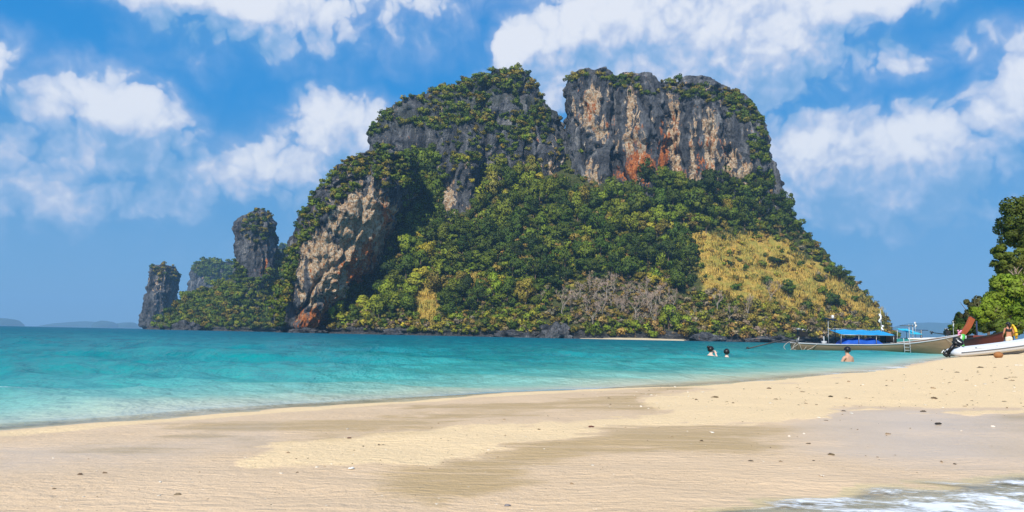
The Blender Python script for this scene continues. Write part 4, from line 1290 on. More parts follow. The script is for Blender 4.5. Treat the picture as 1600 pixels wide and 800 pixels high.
# rocks along the island's waterline
def boulder(label, px, py, wpx, hpx, Y, seed):
    rg = np.random.default_rng(seed)
    c = at(px, py, Y)
    sxm, szm = wpx * Y / F, hpx * Y / F
    nu, nv = 48, 26
    th = np.linspace(0, 2 * math.pi, nu, endpoint=False); ph = np.linspace(-0.5, math.pi / 2, nv)
    T, Pp = np.meshgrid(th, ph)
    P = np.stack([np.cos(T) * np.cos(Pp), np.sin(T) * np.cos(Pp), np.sin(Pp)], -1).reshape(-1, 3)
    rr = 1 + 0.38 * fbm(P * 2.2 + seed, 4, seed, 0.6)
    P = P * rr[:, None] * np.array([sxm, sxm * 0.7, szm]) + np.array([c[0], Y, 0])
    idx = np.arange(nu * nv).reshape(nv, nu)
    q = np.stack([idx[:-1], np.roll(idx[:-1], -1, 1), np.roll(idx[1:], -1, 1), idx[1:]], -1).reshape(-1, 4)
    z = np.zeros(len(P))
    m = mesh_np('shore_rock', P, q, M_ROCK, True, {'rust': z, 'pale': z - 0.1, 'moss': z})
    link('shore_rock', m, None, label, 'rock', 'rocks along the foot of the island')


boulder('big dark boulder at the left end of the island sand', 868, 526, 27, 19, 430, 1)
boulder('long low grey rock at the right end of the island sand', 1103, 531, 32, 11, 427, 2)
boulder('low pinkish grey rock left of the big dark boulder', 800, 525, 34, 10, 434, 3)
boulder('small pale rock at the water below the golden gully', 612, 520, 16, 8, 446, 4)
boulder('dark flat rock below the scrub, just left of the longtail engine', 1210, 533, 40, 8, 430, 5)
boulder('small dark rock at the foot of the orange buttress', 480, 517, 26, 7, 478, 6)
boulder('small red-brown rock at the base of the low ridge', 290, 513, 20, 13, 728, 7)


# ------------------------------------------------------------------ trees on the shore to the right
def gzf(x, y):
    return float(ground_z(np.array([x]), np.array([y]))[0])


def shore_tree(name, label, px, pyc, rpx, vpx, d, col, seed, nleaf=7000, leaf=0.17, nclump=18, shape='round', trunk_px=None):
    rg = np.random.default_rng(seed)
    c = at(px, pyc, d)
    R, H = rpx * d / F, vpx * d / F
    bx_ = at(trunk_px or px, 500, d)[0]
    g0 = gzf(bx_, d)
    t = empty(name, (bx_, d, g0), 0, label=label, cat='tree', group='trees behind the beached boats')
    V, Nn, LV, k = crown_arrays(rg, R, H, int(nclump * 2.2), int(nleaf * 1.8), leaf, tri=False, clump=(0.12, 0.32), up=0.2, shape=shape, bottom=-0.35)
    V = V + np.array([c[0] - bx_, 0, c[2] - g0])
    o = link('crown', leaf_mesh('crown', V, Nn, LV, k, M_LEAF), t)
    o.color = (*col, 1)
    # trunk with limbs that reach into the crown
    b = MB()
    hz = c[2] - g0
    b.tube([(0, 0, -0.3), (0.02 * hz, 0, hz * 0.35), ((c[0] - bx_) * 0.6, 0, hz * 0.75), (c[0] - bx_, 0, hz + H * 0.4)], [0.05 * R + 0.06, 0.045 * R + 0.05, 0.03 * R + 0.04, 0.02], 8)
    for i in range(7):
        a = rg.uniform(0, 6.28); z0 = hz * rg.uniform(0.55, 0.95)
        p0 = Vector(((c[0] - bx_) * 0.7, 0, z0))
        p1 = Vector((c[0] - bx_ + math.cos(a) * R * 0.75, math.sin(a) * R * 0.75, hz + H * rg.uniform(-0.2, 0.5)))
        b.tube([p0, p0.lerp(p1, 0.5) + Vector((0, 0, 0.08 * H)), p1], [0.03 * R + 0.02, 0.02 * R + 0.01, 0.012], 5)
    b.build('trunk', M_BARK, t)
    return t


shore_tree('evergreen_tree', 'tall dark evergreen at the right edge, highest of the shore trees', 1612, 352, 56, 58, 86, (0.105, 0.137, 0.014), 401, 9000, 0.17, 20, trunk_px=1625)
shore_tree('evergreen_tree', 'dark drooping tree just below the tallest one at the right edge', 1582, 408, 38, 36, 84, (0.119, 0.150, 0.016), 402, 5000, 0.17, 14, trunk_px=1622)
shore_tree('broadleaf_tree', 'yellow-olive tree at the right edge under the dark evergreen', 1622, 428, 44, 40, 80, (0.20, 0.20, 0.028), 403, 6500, 0.17, 16)
shore_tree('broadleaf_tree', 'big bright green leafy tree behind the person on the beach', 1578, 466, 44, 46, 74, (0.210, 0.293, 0.014), 404, 8000, 0.17, 18)
shore_tree('broadleaf_tree', 'low bright green bush behind the red-brown prow', 1543, 494, 30, 30, 70, (0.196, 0.267, 0.018), 405, 5500, 0.15, 14)
shore_tree('broadleaf_tree', 'green tree at the right edge behind the grey dinghy', 1622, 492, 40, 38, 70, (0.168, 0.260, 0.018), 406, 6500, 0.16, 15)
shore_tree('broadleaf_tree', 'grey-olive thin tree left of the bright green trees', 1522, 486, 25, 34, 78, (0.12, 0.12, 0.045), 407, 3200, 0.15, 11)
shore_tree('conifer_tree', 'small dark pointed tree at the left end of the shore trees', 1497, 505, 14, 24, 80, (0.035, 0.07, 0.012), 408, 2600, 0.14, 14, shape='cone')
shore_tree('broadleaf_tree', 'dark low tree between the pointed tree and the prow', 1511, 508, 17, 18, 76, (0.035, 0.07, 0.014), 409, 2400, 0.14, 10)
shore_tree('broadleaf_tree', 'low mid green bush in front of the small pointed tree', 1500, 516, 20, 11, 74, (0.09, 0.14, 0.016), 412, 2600, 0.14, 10)
shore_tree('broadleaf_tree', 'darker olive tree beneath the bright leaves by the person', 1570, 512, 34, 20, 66, (0.105, 0.150, 0.018), 410, 4500, 0.15, 12)  # one leaf colour, darker than the bright trees around it
shore_tree('broadleaf_tree', 'tall green tree cut off by the right edge of the view', 1690, 430, 60, 90, 82, (0.112, 0.182, 0.016), 411, 8000, 0.19, 18)
b, tw = bare_tree(np.random.default_rng(333), 9.0)
t = empty('bare_tree', (float(at(1618, 500, 76)[0]), 76, gzf(float(at(1618, 500, 76)[0]), 76)), 2.0, label='pale leafless branches sticking out of the shore trees at the right edge', cat='tree')
t.scale = (1.05, 1.05, 1.05)
b.build('trunk', M_BARK_PALE, t); tw.build('crown', M_TWIG, t)

# ------------------------------------------------------------------ boats
M_WOOD = simple('weathered_wood', (0.22, 0.165, 0.10), 0.7, 0.7, 1.2, stretch=(0.25, 1, 3))
M_WOODIN = simple('boat_inside', (0.16, 0.10, 0.06), 0.8, 0.4, 2.0)
M_TRIM = simple('pale_grey_trim', (0.42, 0.44, 0.45), 0.5, 0.15, 3.0)
M_PROW = simple('red_brown_prow', (0.32, 0.075, 0.022), 0.45, 0.3, 2.5, stretch=(1, 1, 0.3))
M_RED = simple('red_brown_hull', (0.17, 0.035, 0.020), 0.55, 0.4, 1.5, stretch=(0.3, 1, 2))
M_BLACK = simple('black_paint', (0.018, 0.018, 0.02), 0.35, 0.3, 5.0)
M_STEEL = simple('dull_steel', (0.32, 0.32, 0.31), 0.4, 0.3, 6.0, metal=0.6)
M_SHAFT = simple('dark_shaft', (0.045, 0.045, 0.043), 0.5, 0.3, 4.0)
M_AWN = simple('bright_blue_awning', (0.015, 0.27, 0.55), 0.65, 0.15, 2.0)
M_TARP = simple('royal_blue_tarp', (0.015, 0.09, 0.45), 0.5, 0.25, 2.5)
M_CYAN = simple('cyan_awning', (0.03, 0.42, 0.62), 0.65, 0.1, 2.0)
M_WHITE = simple('white_paint', (0.78, 0.78, 0.76), 0.5, 0.06, 3.0)
M_TEAL = simple('teal_paint', (0.04, 0.26, 0.24), 0.5, 0.2, 3.0)
M_ROPE = simple('rope', (0.40, 0.36, 0.30), 0.9, 0.3, 20.0)
M_GREEN = simple('green_cloth', (0.09, 0.50, 0.09), 0.8, 0.2, 6.0)
M_PINK = simple('pink_cloth', (0.72, 0.28, 0.42), 0.8, 0.3, 9.0)
M_NAVY = simple('navy_cloth', (0.02, 0.035, 0.09), 0.8, 0.2, 6.0)
M_HYP = simple('grey_dinghy_rubber', (0.56, 0.58, 0.62), 0.55, 0.08, 2.0)
M_HYPD = simple('dark_grey_rubber', (0.12, 0.125, 0.135), 0.6, 0.15, 3.0)
M_YEL = simple('yellow_foam_vest', (0.80, 0.50, 0.03), 0.7, 0.12, 6.0)
M_ORANGE = simple('orange_vest', (0.75, 0.20, 0.03), 0.7, 0.12, 6.0)


def hull_mesh(st, nsec=9, thick=0.06):
    """st: stations (x, half beam, keel z, gunwale z, chine fullness)"""
    xs = np.array([s[0] for s in st])
    N = 60
    X = np.linspace(xs[0], xs[-1], N)
    B, Kz, Gz = [np.interp(X, xs, [s[i] for s in st]) for i in (1, 2, 3)]
    # smooth
    for arr in (B, Kz, Gz):
        for _ in range(3):
            arr[1:-1] = (arr[:-2] + 2 * arr[1:-1] + arr[2:]) / 4
    t = np.linspace(0, 1, nsec)
    prof = np.sin(t * math.pi / 2) ** 0.75          # half breadth against height
    out, inn = [], []
    for i in range(N):
        ring = []; rin = []
        for sgn in (-1, 1):
            r = [(X[i], sgn * B[i] * prof[k], Kz[i] + (Gz[i] - Kz[i]) * t[k] ** 1.15) for k in range(nsec)]
            bi = max(B[i] - thick, 0.004)
            ri = [(X[i], sgn * bi * prof[k], Kz[i] + thick + (Gz[i] - Kz[i] - thick) * t[k] ** 1.15) for k in range(nsec)]
            ring.append(r); rin.append(ri)
        out.append(ring[0][::-1] + ring[1][1:]); inn.append(rin[0][::-1] + rin[1][1:])
    return np.array(out), np.array(inn), X, B, Kz, Gz


def build_hull(parent, st, mat, matin, trim, rail=0.045):
    o, i_, X, B, Kz, Gz = hull_mesh(st)
    n, m_, _ = o.shape
    def shell(A, flip):
        V = A.reshape(-1, 3); idx = np.arange(n * m_).reshape(n, m_)
        q = np.stack([idx[:-1, :-1], idx[1:, :-1], idx[1:, 1:], idx[:-1, 1:]], -1).reshape(-1, 4)
        return V, (q[:, ::-1] if flip else q)
    b = MB()
    V, q = shell(o, False); b.add(V, q)
    b.add(o[0], [tuple(range(m_))])               # transom
    b.build('hull', mat, parent)
    b = MB(); V, q = shell(i_, True); b.add(V, q)
    # floor boards
    for k in range(5):
        xx = X[int(n * (0.12 + 0.15 * k))]; bb = np.interp(xx, X, B) * 0.85; zz = np.interp(xx, X, Gz) - 0.16
        b.box((xx, 0, zz), (0.22, 2 * bb, 0.035))
    b.build('inside', matin, parent)
    b = MB()
    for sgn in (-1, 1):
        b.tube([(X[k], sgn * (B[k] + 0.01), Gz[k]) for k in range(0, n, 2)] + [(X[-1], 0, Gz[-1])], rail, 6)
    b.build('gunwale', trim, parent)
    return X, B, Kz, Gz


def sheet(parent, name, mat, x0, x1, ya, yb, za, zb, sag=0.04, thick=0.02, nx=22, ny=6, valance=0.0):
    b = MB()
    top = []
    for k in range(2):
        for i in range(nx):
            for j in range(ny):
                u, v = i / (nx - 1), j / (ny - 1)
                z = za + (zb - za) * v - sag * abs(math.sin(u * math.pi * 3)) - k * thick
                b.v.append((x0 + (x1 - x0) * u, ya + (yb - ya) * v, z))
    I = lambda k, i, j: k * nx * ny + i * ny + j
    for i in range(nx - 1):
        for j in range(ny - 1):
            b.f.append((I(0, i, j), I(0, i + 1, j), I(0, i + 1, j + 1), I(0, i, j + 1)))
            b.f.append((I(1, i, j + 1), I(1, i + 1, j + 1), I(1, i + 1, j), I(1, i, j)))
    for i in range(nx - 1):
        for j in (0, ny - 1):
            b.f.append((I(0, i, j), I(1, i, j), I(1, i + 1, j), I(0, i + 1, j)))
    for j in range(ny - 1):
        for i in (0, nx - 1):
            b.f.append((I(0, i, j), I(0, i, j + 1), I(1, i, j + 1), I(1, i, j)))
    return b.build(name, mat, parent)


def ribbon(parent, mat, p0, p1, w, seed, name='ribbon'):
    rg = np.random.default_rng(seed)
    b = MB()
    p0, p1 = Vector(p0), Vector(p1)
    n = 9
    L_ = [p0.lerp(p1, i / (n - 1)) + Vector((math.sin(i * 0.9 + seed) * 0.04, math.cos(i * 1.1 + seed) * 0.03, 0)) for i in range(n)]
    for k, off in enumerate((-0.5, 0.5)):
        for i in range(n):
            ww = w * (1 + 0.3 * math.sin(i * 1.3))
            b.v.append(tuple(L_[i] + Vector((off * ww, 0.02 * math.sin(i * 2 + k), 0))))
    m_ = n
    for k in range(1):
        for i in range(n - 1):
            b.f.append((i, i + 1, m_ + i + 1, m_ + i))
    o = b.build(name, mat, parent)
    sd = o.modifiers.new('thick', 'SOLIDIFY'); sd.thickness = 0.02
    return o


def longtail_engine(parent, x, z, shaft_end, y=0.0):
    e = MB()
    e.box((x + 0.25, y, z + 0.38), (0.62, 0.42, 0.34))
    e.box((x + 0.05, y, z + 0.58), (0.34, 0.24, 0.13))
    e.tube([(x + 0.45, y - 0.12, z + 0.5), (x + 0.62, y - 0.12, z + 0.72)], 0.06, 8)
    e.tube([(x + 0.5, y + 0.1, z + 0.35), (x + 1.05, y + 0.1, z + 0.05)], 0.025, 6)
    eo = e.build('engine', M_BLACK, parent, smooth=False, bevel=0.02)
    b = MB()
    b.ball((x - 0.02, y, z + 0.70), (0.16, 0.15, 0.09)); b.tube([(x + 0.2, y, z + 0.62), (x + 0.35, y, z + 0.7), (x + 0.52, y, z + 0.62)], 0.05, 8)
    b.build('engine_cover', M_STEEL, eo)
    b = MB()
    b.tube([(x - 0.20, y - 0.1, z - 0.35), (x + 0.02, y - 0.06, z + 0.32)], 0.04, 8); b.tube([(x - 0.20, y + 0.1, z - 0.35), (x + 0.02, y + 0.06, z + 0.32)], 0.04, 8)
    b.tube([(x + 0.02, y - 0.15, z + 0.30), (x + 0.02, y + 0.15, z + 0.30)], 0.04, 8)
    b.build('engine_mount', M_STEEL, parent)
    b = MB()
    b.tube([(x + 0.15, y, z + 0.26), shaft_end], [0.055, 0.035], 8)
    so = b.build('propeller_shaft', M_SHAFT, parent)
    b = MB()
    ex, ey, ez = shaft_end
    b.ball((ex, ey, ez), 0.05)
    for k in range(3):
        a = k * 2.094 + 0.4
        b.box((ex, ey + math.cos(a) * 0.1, ez + math.sin(a) * 0.1), (0.02, 0.10, 0.14), Matrix.Rotation(a, 3, 'X'))
    b.build('propeller', M_SHAFT, so)


# --- the wooden longtail boat, broadside on
A0 = np.array([at(1241, 545, 50.8)[0], 50.8]); A1 = np.array([at(1506, 545, 53.2)[0], 53.2])
L1 = float(np.linalg.norm(A1 - A0)); rz1 = math.atan2(A1[1] - A0[1], A1[0] - A0[0])
lt = empty('longtail_boat', (A0[0], A0[1], 0.0), rz1, label='long brown wooden longtail boat with blue awning moored at the beach', cat='boat')
k = L1 / 12.6
ST = [(0.0, 0.50, -0.12, 0.58), (0.6, 0.62, -0.20, 0.55), (2.0, 0.80, -0.25, 0.52), (5.0, 0.92, -0.26, 0.55), (8.0, 0.88, -0.25, 0.72), (10.0, 0.62, -0.2, 0.98), (11.2, 0.36, -0.10, 1.18), (12.0, 0.18, 0.35, 1.32), (12.6, 0.05, 1.05, 1.44)]
ST = [(a * k, b_, c_, d_) for a, b_, c_, d_ in ST]
X, B, Kz, Gz = build_hull(lt, ST, M_WOOD, M_WOODIN, M_TRIM)
gw = lambda x: float(np.interp(x, X, Gz))
hb = lambda x: float(np.interp(x, X, B))
# prow post
b = MB()
pr = [(12.25 * k, 1.20), (12.7 * k, 1.62), (13.05 * k, 2.05), (13.35 * k, 2.62)]
wd_ = [0.17, 0.20, 0.22, 0.24]
for (x, z), w in zip(pr, wd_):
    for sy in (-0.09, 0.09):
        b.v.append((x - w * 0.8, sy, z + w * 0.45)); b.v.append((x + w * 0.8, sy, z - w * 0.45))
for i in range(3):
    a = i * 4; c_ = a + 4
    b.f += [(a, a + 1, c_ + 1, c_), (a + 2, c_ + 2, c_ + 3, a + 3), (a, c_, c_ + 2, a + 2), (a + 1, a + 3, c_ + 3, c_ + 1)]
b.f += [(0, 2, 3, 1), (12, 13, 15, 14)]
pw = b.build('prow', M_PROW, lt, smooth=False, bevel=0.015)
b = MB(); b.box((13.36 * k, 0, 2.66), (0.46, 0.22, 0.05), Matrix.Rotation(-0.45, 3, 'Y').inverted()); b.build('prow_cap', M_BLACK, pw)
ribbon(lt, M_GREEN, (12.45 * k, -0.16, 1.45), (12.35 * k, -0.2, 0.30), 0.24, 1)
ribbon(lt, M_WHITE, (12.30 * k, -0.18, 1.35), (12.15 * k, -0.22, 0.28), 0.10, 2)
ribbon(lt, M_PINK, (12.25 * k, -0.18, 1.60), (12.0 * k, -0.22, 1.30), 0.20, 3)
b = MB()
rg = np.random.default_rng(4)
for i in range(9):
    b.ball((12.35 * k + rg.uniform(-.2, .15), rg.uniform(-.2, .2), 1.55 + rg.uniform(-.12, .14)), rg.uniform(0.05, 0.09), 8, 6)
b.build('flower_garland', M_PINK, lt)
# awning on posts, tarp over the seats
x0, x1 = 2.85 * k, 6.75 * k
sheet(lt, 'awning', M_AWN, x0, x1, -0.80, 0.75, 1.26, 1.60, 0.05)
b = MB()
b.tube([(x0, -0.80, 1.20), (x1, -0.80, 1.20)], 0.022, 6); b.tube([(x0, 0.75, 1.62), (x1, 0.75, 1.62)], 0.022, 6)
b.build('awning_rail', M_STEEL, lt)
for i in range(4):
    xx = x0 + 0.05 + (x1 - x0 - 0.1) * i / 3
    for sy, zt in ((-0.78, 1.2), (0.73, 1.62)):
        b = MB(); b.tube([(xx, sy * hb(xx) / 0.92, gw(xx) - 0.1), (xx, sy, zt)], 0.022, 6); b.build('awning_post', M_STEEL, lt)
b = MB()
nx_, ny_ = 26, 9
rg = np.random.default_rng(6)
xa, xb = 3.1 * k, 6.35 * k
for i in range(nx_):
    for j in range(ny_):
        u, v = i / (nx_ - 1), j / (ny_ - 1)
        edge = min(1, 6 * min(u, 1 - u)) * math.sin(math.pi * v) ** 0.35
        b.v.append((xa + (xb - xa) * u, -0.72 + 1.44 * v, 0.48 + 0.50 * edge + 0.05 * math.sin(u * 19) * edge + rg.uniform(-.015, .015)))
for i in range(nx_ - 1):
    for j in range(ny_ - 1):
        b.f.append((i * ny_ + j, (i + 1) * ny_ + j, (i + 1) * ny_ + j + 1, i * ny_ + j + 1))
o = b.build('seat_tarp', M_TARP, lt); sd = o.modifiers.new('thick', 'SOLIDIFY'); sd.thickness = 0.02
longtail_engine(lt, 0.35 * k, 0.82, (-3.45 * k, -0.35, 0.14))
# poles: signal board, white pennants
b = MB(); b.tube([(2.35 * k, -0.2, 0.45), (2.35 * k, -0.2, 2.28)], 0.016, 6); b.build('pole', M_TRIM, lt)
b = MB(); b.tube([(2.9 * k, -0.1, 0.45), (2.9 * k, -0.1, 2.30)], 0.02, 6); b.build('pole', M_BLACK, lt)
b = MB(); b.box((2.55 * k, -0.15, 2.24), (0.78, 0.42, 0.05), Matrix.Rotation(0.16, 3, 'Y')); b.build('sun_board', M_NAVY, lt)
b = MB(); b.ball((2.72 * k, -0.15, 2.42), (0.09, 0.08, 0.13), 10, 8); b.build('white_buoy', M_WHITE, lt)
b = MB(); b.tube([(1.95 * k, -0.3, 0.4), (1.95 * k, -0.3, 1.08)], 0.035, 6); b.box((1.95 * k, -0.3, 0.62), (0.30, 0.22, 0.26)); b.build('fuel_can', M_TRIM, lt)
b = MB(); b.tube([(6.65 * k, 0.35, 0.5), (6.60 * k, 0.35, 3.05)], 0.018, 6); po = b.build('pole', M_TRIM, lt)
ribbon(po, M_WHITE, (6.58 * k, 0.32, 2.75), (6.52 * k, 0.28, 2.15), 0.14, 5, 'pennant')
ribbon(po, M_WHITE, (6.70 * k, 0.32, 1.95), (6.66 * k, 0.28, 1.6), 0.12, 7, 'pennant')
b = MB(); b.box((6.95 * k, 0.1, 0.98), (0.9, 0.6, 0.5)); b.box((7.1 * k, 0.1, 1.28), (0.4, 0.3, 0.14)); b.build('gear_box', M_BLACK, lt, smooth=False, bevel=0.04)
# ladder
ld = MB()
xa = 7.32 * k
for xx in (xa, xa + 0.46):
    ld.tube([(xx, -hb(xx) - 0.04, gw(xx) + 0.38), (xx, -hb(xx) - 0.07, gw(xx)), (xx, -hb(xx) - 0.12, -0.25)], 0.026, 6)
lo = ld.build('ladder', M_TRIM, lt)
for i in range(4):
    zz = 0.02 + i * 0.21
    b = MB(); b.tube([(xa, -hb(xa) - 0.10, zz), (xa + 0.46, -hb(xa) - 0.10, zz)], 0.022, 6); b.build('rung', M_TRIM, lo)
for seed, pts in ((1, [(0.15, -0.52, 0.62), (-0.35, -0.5, 0.28), (-0.7, -0.4, 0.05), (-0.95, -0.3, 0.30), (-0.55, -0.2, 0.62), (0.1, 0, 0.72)]), (2, [(0.05, -0.55, 0.55), (0.25, -0.62, 0.08), (0.75, -0.72, 0.22), (1.25, -0.75, 0.52)]),
                  (3, [(10.8 * k, -0.48, 1.14), (11.2 * k, -0.50, 0.85), (11.7 * k, -0.42, 0.60), (12.3 * k, -0.35, 0.42)]), (4, [(-0.05, -0.3, 0.6), (-0.3, -0.35, 0.2), (0.2, -0.58, 0.05), (0.5, -0.66, 0.35)])):
    P = [Vector(p) for p in pts]
    cur = []
    for i in range(len(P) - 1):
        p0, p1, p2, p3 = P[max(i - 1, 0)], P[i], P[i + 1], P[min(i + 2, len(P) - 1)]
        for s_ in range(6):
            u = s_ / 6
            cur.append(0.5 * ((2 * p1) + (p2 - p0) * u + (2 * p0 - 5 * p1 + 4 * p2 - p3) * u * u + (3 * p1 - p0 - 3 * p2 + p3) * u ** 3))
    cur.append(P[-1])
    b = MB(); b.tube(cur, 0.017, 6); b.build('mooring_rope', M_ROPE, lt)

# --- red-brown longtail behind, bow drawn up on the sand
Bs = np.array([at(1476, 545, 62.0)[0], 62.0]); Be = np.array([at(1570, 545, 50.0)[0], 50.0])
L2 = float(np.linalg.norm(Be - Bs)); rz2 = math.atan2(Be[1] - Bs[1], Be[0] - Bs[0])
lb = empty('longtail_boat', (Bs[0], Bs[1], 0.10), rz2, label='red-brown wooden longtail boat behind the dinghy, bow towards the person', cat='boat')
k2 = L2 / 12.6
build_hull(lb, [(a * k2, b_ * 0.95, c_, d_ * f_) for (a, b_, c_, d_), f_ in zip([(0.0, 0.50, -0.12, 0.80), (0.6, 0.62, -0.20, 0.80), (2.0, 0.80, -0.25, 0.82), (5.0, 0.92, -0.26, 0.88), (8.0, 0.88, -0.2, 1.0), (10.0, 0.62, -0.1, 1.15), (11.2, 0.36, 0.05, 1.28), (12.0, 0.18, 0.45, 1.38), (12.6, 0.05, 1.0, 1.5)], [1] * 9)], M_RED, M_WOODIN, M_BLACK, 0.05)
longtail_engine(lb, 0.6, 1.15, (-2.6, -0.2, 1.6))
b = MB(); b.box((3.5, 0, 1.02), (2.2, 1.2, 0.34)); b.build('wheel_house', M_TRIM, lb, smooth=False, bevel=0.04)
b = MB(); b.tube([(7.6 * k2, 0, 0.6), (7.6 * k2, 0, 2.35)], 0.05, 8); b.build('post', M_NAVY, lb)
b = MB(); b.box((7.3 * k2, 0, 1.15), (1.4, 0.8, 0.3)); b.build('red_locker', M_RED, lb, smooth=False, bevel=0.03)
b = MB(); b.tube([(2.0, 0.1, 0.7), (2.0, 0.1, 2.5)], 0.018, 6); po = b.build('pole', M_TRIM, lb)
ribbon(po, M_WHITE, (2.0, 0.1, 2.45), (2.05, 0.1, 1.95), 0.16, 9, 'pennant')

# --- white and teal boat farther out
C0 = np.array([at(1408, 545, 80.0)[0], 80.0]); C1 = np.array([at(1512, 545, 84.0)[0], 84.0])
L3 = float(np.linalg.norm(C1 - C0)); rz3 = math.atan2(C1[1] - C0[1], C1[0] - C0[0])
tb = empty('tour_boat', (C0[0], C0[1], 0.0), rz3, label='white and teal boat with cyan awning behind the brown longtail', cat='boat')
build_hull(tb, [(0, 0.9, -0.3, 1.22), (1.5, 1.15, -0.35, 1.24), (4.5, 1.2, -0.35, 1.30), (L3 * 0.8, 0.85, -0.2, 1.45), (L3, 0.1, 0.4, 1.65)], M_TEAL, M_WOODIN, M_WHITE, 0.09)
sheet(tb, 'awning', M_CYAN, 0.5, 2.1, -1.0, 1.0, 1.75, 2.35, 0.03)
for xx, yy_, zt in ((0.2, -0.9, 2.75), (0.75, -0.9, 2.75), (2.0, -0.9, 2.2), (0.6, 0.9, 2.3), (2.0, 0.9, 2.3)):
    b = MB(); b.tube([(xx, yy_, 0.9), (xx, yy_, zt)], 0.035, 6); b.build('awning_post', M_TRIM, tb)
b = MB(); b.box((0.3, -0.6, 2.62), (1.3, 0.8, 0.06)); b.build('sun_board', M_HYPD, tb)
b = MB(); b.box((2.75, -0.3, 2.20), (1.3, 0.7, 0.06)); b.tube([(2.75, -0.3, 1.0), (2.75, -0.3, 2.2)], 0.09, 8); b.build('table_roof', M_NAVY, tb)
b = MB(); b.tube([(1.9, -0.3, 1.0), (1.9, -0.3, 3.1)], 0.02, 6); po = b.build('pole', M_TRIM, tb)
ribbon(po, M_WHITE, (1.92, -0.3, 3.05), (2.0, -0.3, 2.45), 0.22, 10, 'pennant')

# --- grey inflatable dinghy at the water's edge
dn = empty('inflatable_dinghy', (23.55, 39.2, 0.0), math.atan2(-1.5, 4.6), label='pale grey inflatable dinghy with black outboard pulled up on the sand', cat='boat')
dn.rotation_euler = (0, -math.radians(7.0), math.atan2(-1.5, 4.6))
dn.location = (23.55, 39.2, 0.02)
path = []
for i in range(15):
    path.append((0.0 + 3.3 * i / 14, -0.72, 0.27 + 0.12 * (i / 14) ** 2))
for i in range(1, 18):
    a = -math.pi / 2 + math.pi * i / 18
    path.append((3.3 + 1.05 * math.cos(a), 0.72 * math.sin(a), 0.39 + 0.22 * math.cos(a)))
for i in range(15):
    path.append((3.3 * (1 - i / 14), 0.72, 0.27 + 0.12 * (1 - i / 14) ** 2))
pn = len(path)
rad = [0.245] * pn
pre = [(-0.42, -0.72, 0.27), (-0.25, -0.72, 0.27)]; post = [(-0.25, 0.72, 0.27), (-0.42, 0.72, 0.27)]
b = MB(); b.tube(pre + path + post, [0.05, 0.19] + rad + [0.19, 0.05], 18)
tu = b.build('air_tube', M_HYP, dn)
b = MB(); b.tube([(p[0] * 1.0 + (0.0 if p[0] < 3.3 else 0.245 * (p[0] - 3.3) / 1.05), p[1] * (1 + 0.245 / 0.72) if True else 0, p[2] - 0.02) for p in path], 0.03, 6); b.build('rubbing_strake', M_HYPD, tu)
b = MB()
for i in (3, 7, 11):
    for sgn in (-1, 1):
        b.ball((path[i][0], sgn * 0.90, 0.42), (0.07, 0.03, 0.04), 8, 6)
b.build('grab_patch', M_HYPD, tu)
b = MB(); b.tube([(path[i][0], -0.95, 0.40 - 0.05 * math.sin(i * 0.8) ** 2) for i in range(1, 15)], 0.012, 5); b.build('grab_line', M_ROPE, tu)
b = MB(); b.box((1.7, 0, 0.12), (3.4, 1.1, 0.06)); b.tube([(0.1, 0, 0.06), (2.4, 0, -0.02), (3.6, 0, 0.16), (4.2, 0, 0.38)], [0.10, 0.14, 0.12, 0.06], 10); b.build('floor', M_HYP, dn)
b = MB(); b.box((0.0, 0, 0.34), (0.06, 1.05, 0.44)); b.build('transom', M_HYPD, dn, smooth=False, bevel=0.01)
b = MB(); b.box((1.6, 0, 0.42), (0.3, 1.1, 0.04)); b.build('seat', M_HYPD, dn, smooth=False, bevel=0.01)
mo = MB()
ry = Matrix.Rotation(0.75, 3, 'Y')
def tilt(v):
    return tuple(ry @ Vector(v) + Vector((-0.02, 0, 0.62)))
sub = MB(); sub.ball((0, 0, 0.28), (0.30, 0.17, 0.19), 14, 10)
sub.box((0.0, 0, 0.12), (0.42, 0.26, 0.14)); sub.box((-0.05, 0, -0.22), (0.16, 0.11, 0.62)); sub.box((-0.06, 0, -0.62), (0.24, 0.07, 0.28)); sub.box((-0.12, 0, -0.46), (0.34, 0.2, 0.02))
sub.tube([(0.15, 0, -0.62), (-0.25, 0, -0.62)], [0.055, 0.035], 8)
sub.tube([(0.25, 0, 0.16), (0.75, 0.02, 0.26)], 0.025, 6)
sub.v = [tilt(v) for v in sub.v]
om = sub.build('outboard_motor', M_BLACK, dn)
b = MB(); b.box((0.02, -0.165, 0.27), (0.22, 0.02, 0.05)); b.v = [tilt(v) for v in b.v]; b.build('white_stripe', M_WHITE, om)
b = MB()
for kk in range(3):
    a = kk * 2.094
    b.box((-0.28, math.cos(a) * 0.07, -0.62 + math.sin(a) * 0.07), (0.03, 0.07, 0.1), Matrix.Rotation(a, 3, 'X'))
b.v = [tilt(v) for v in b.v]; b.build('propeller', M_WHITE, om)

# ------------------------------------------------------------------ people
M_SKIN = simple('warm_skin', (0.52, 0.29, 0.19), 0.55, 0.10, 8.0)  # even warm skin tone of the bare-backed swimmer
M_SKINP = simple('pale_skin', (0.66, 0.46, 0.36), 0.55, 0.08, 8.0)
M_SKINT = simple('tanned_skin', (0.50, 0.22, 0.12), 0.55, 0.10, 8.0)
M_HAIR = simple('black_hair', (0.012, 0.010, 0.009), 0.4, 0.3, 30.0)
M_SHORTS = simple('cream_shorts', (0.70, 0.64, 0.50), 0.8, 0.1, 10.0)
M_TOP = simple('black_top', (0.016, 0.016, 0.018), 0.7, 0.2, 10.0)


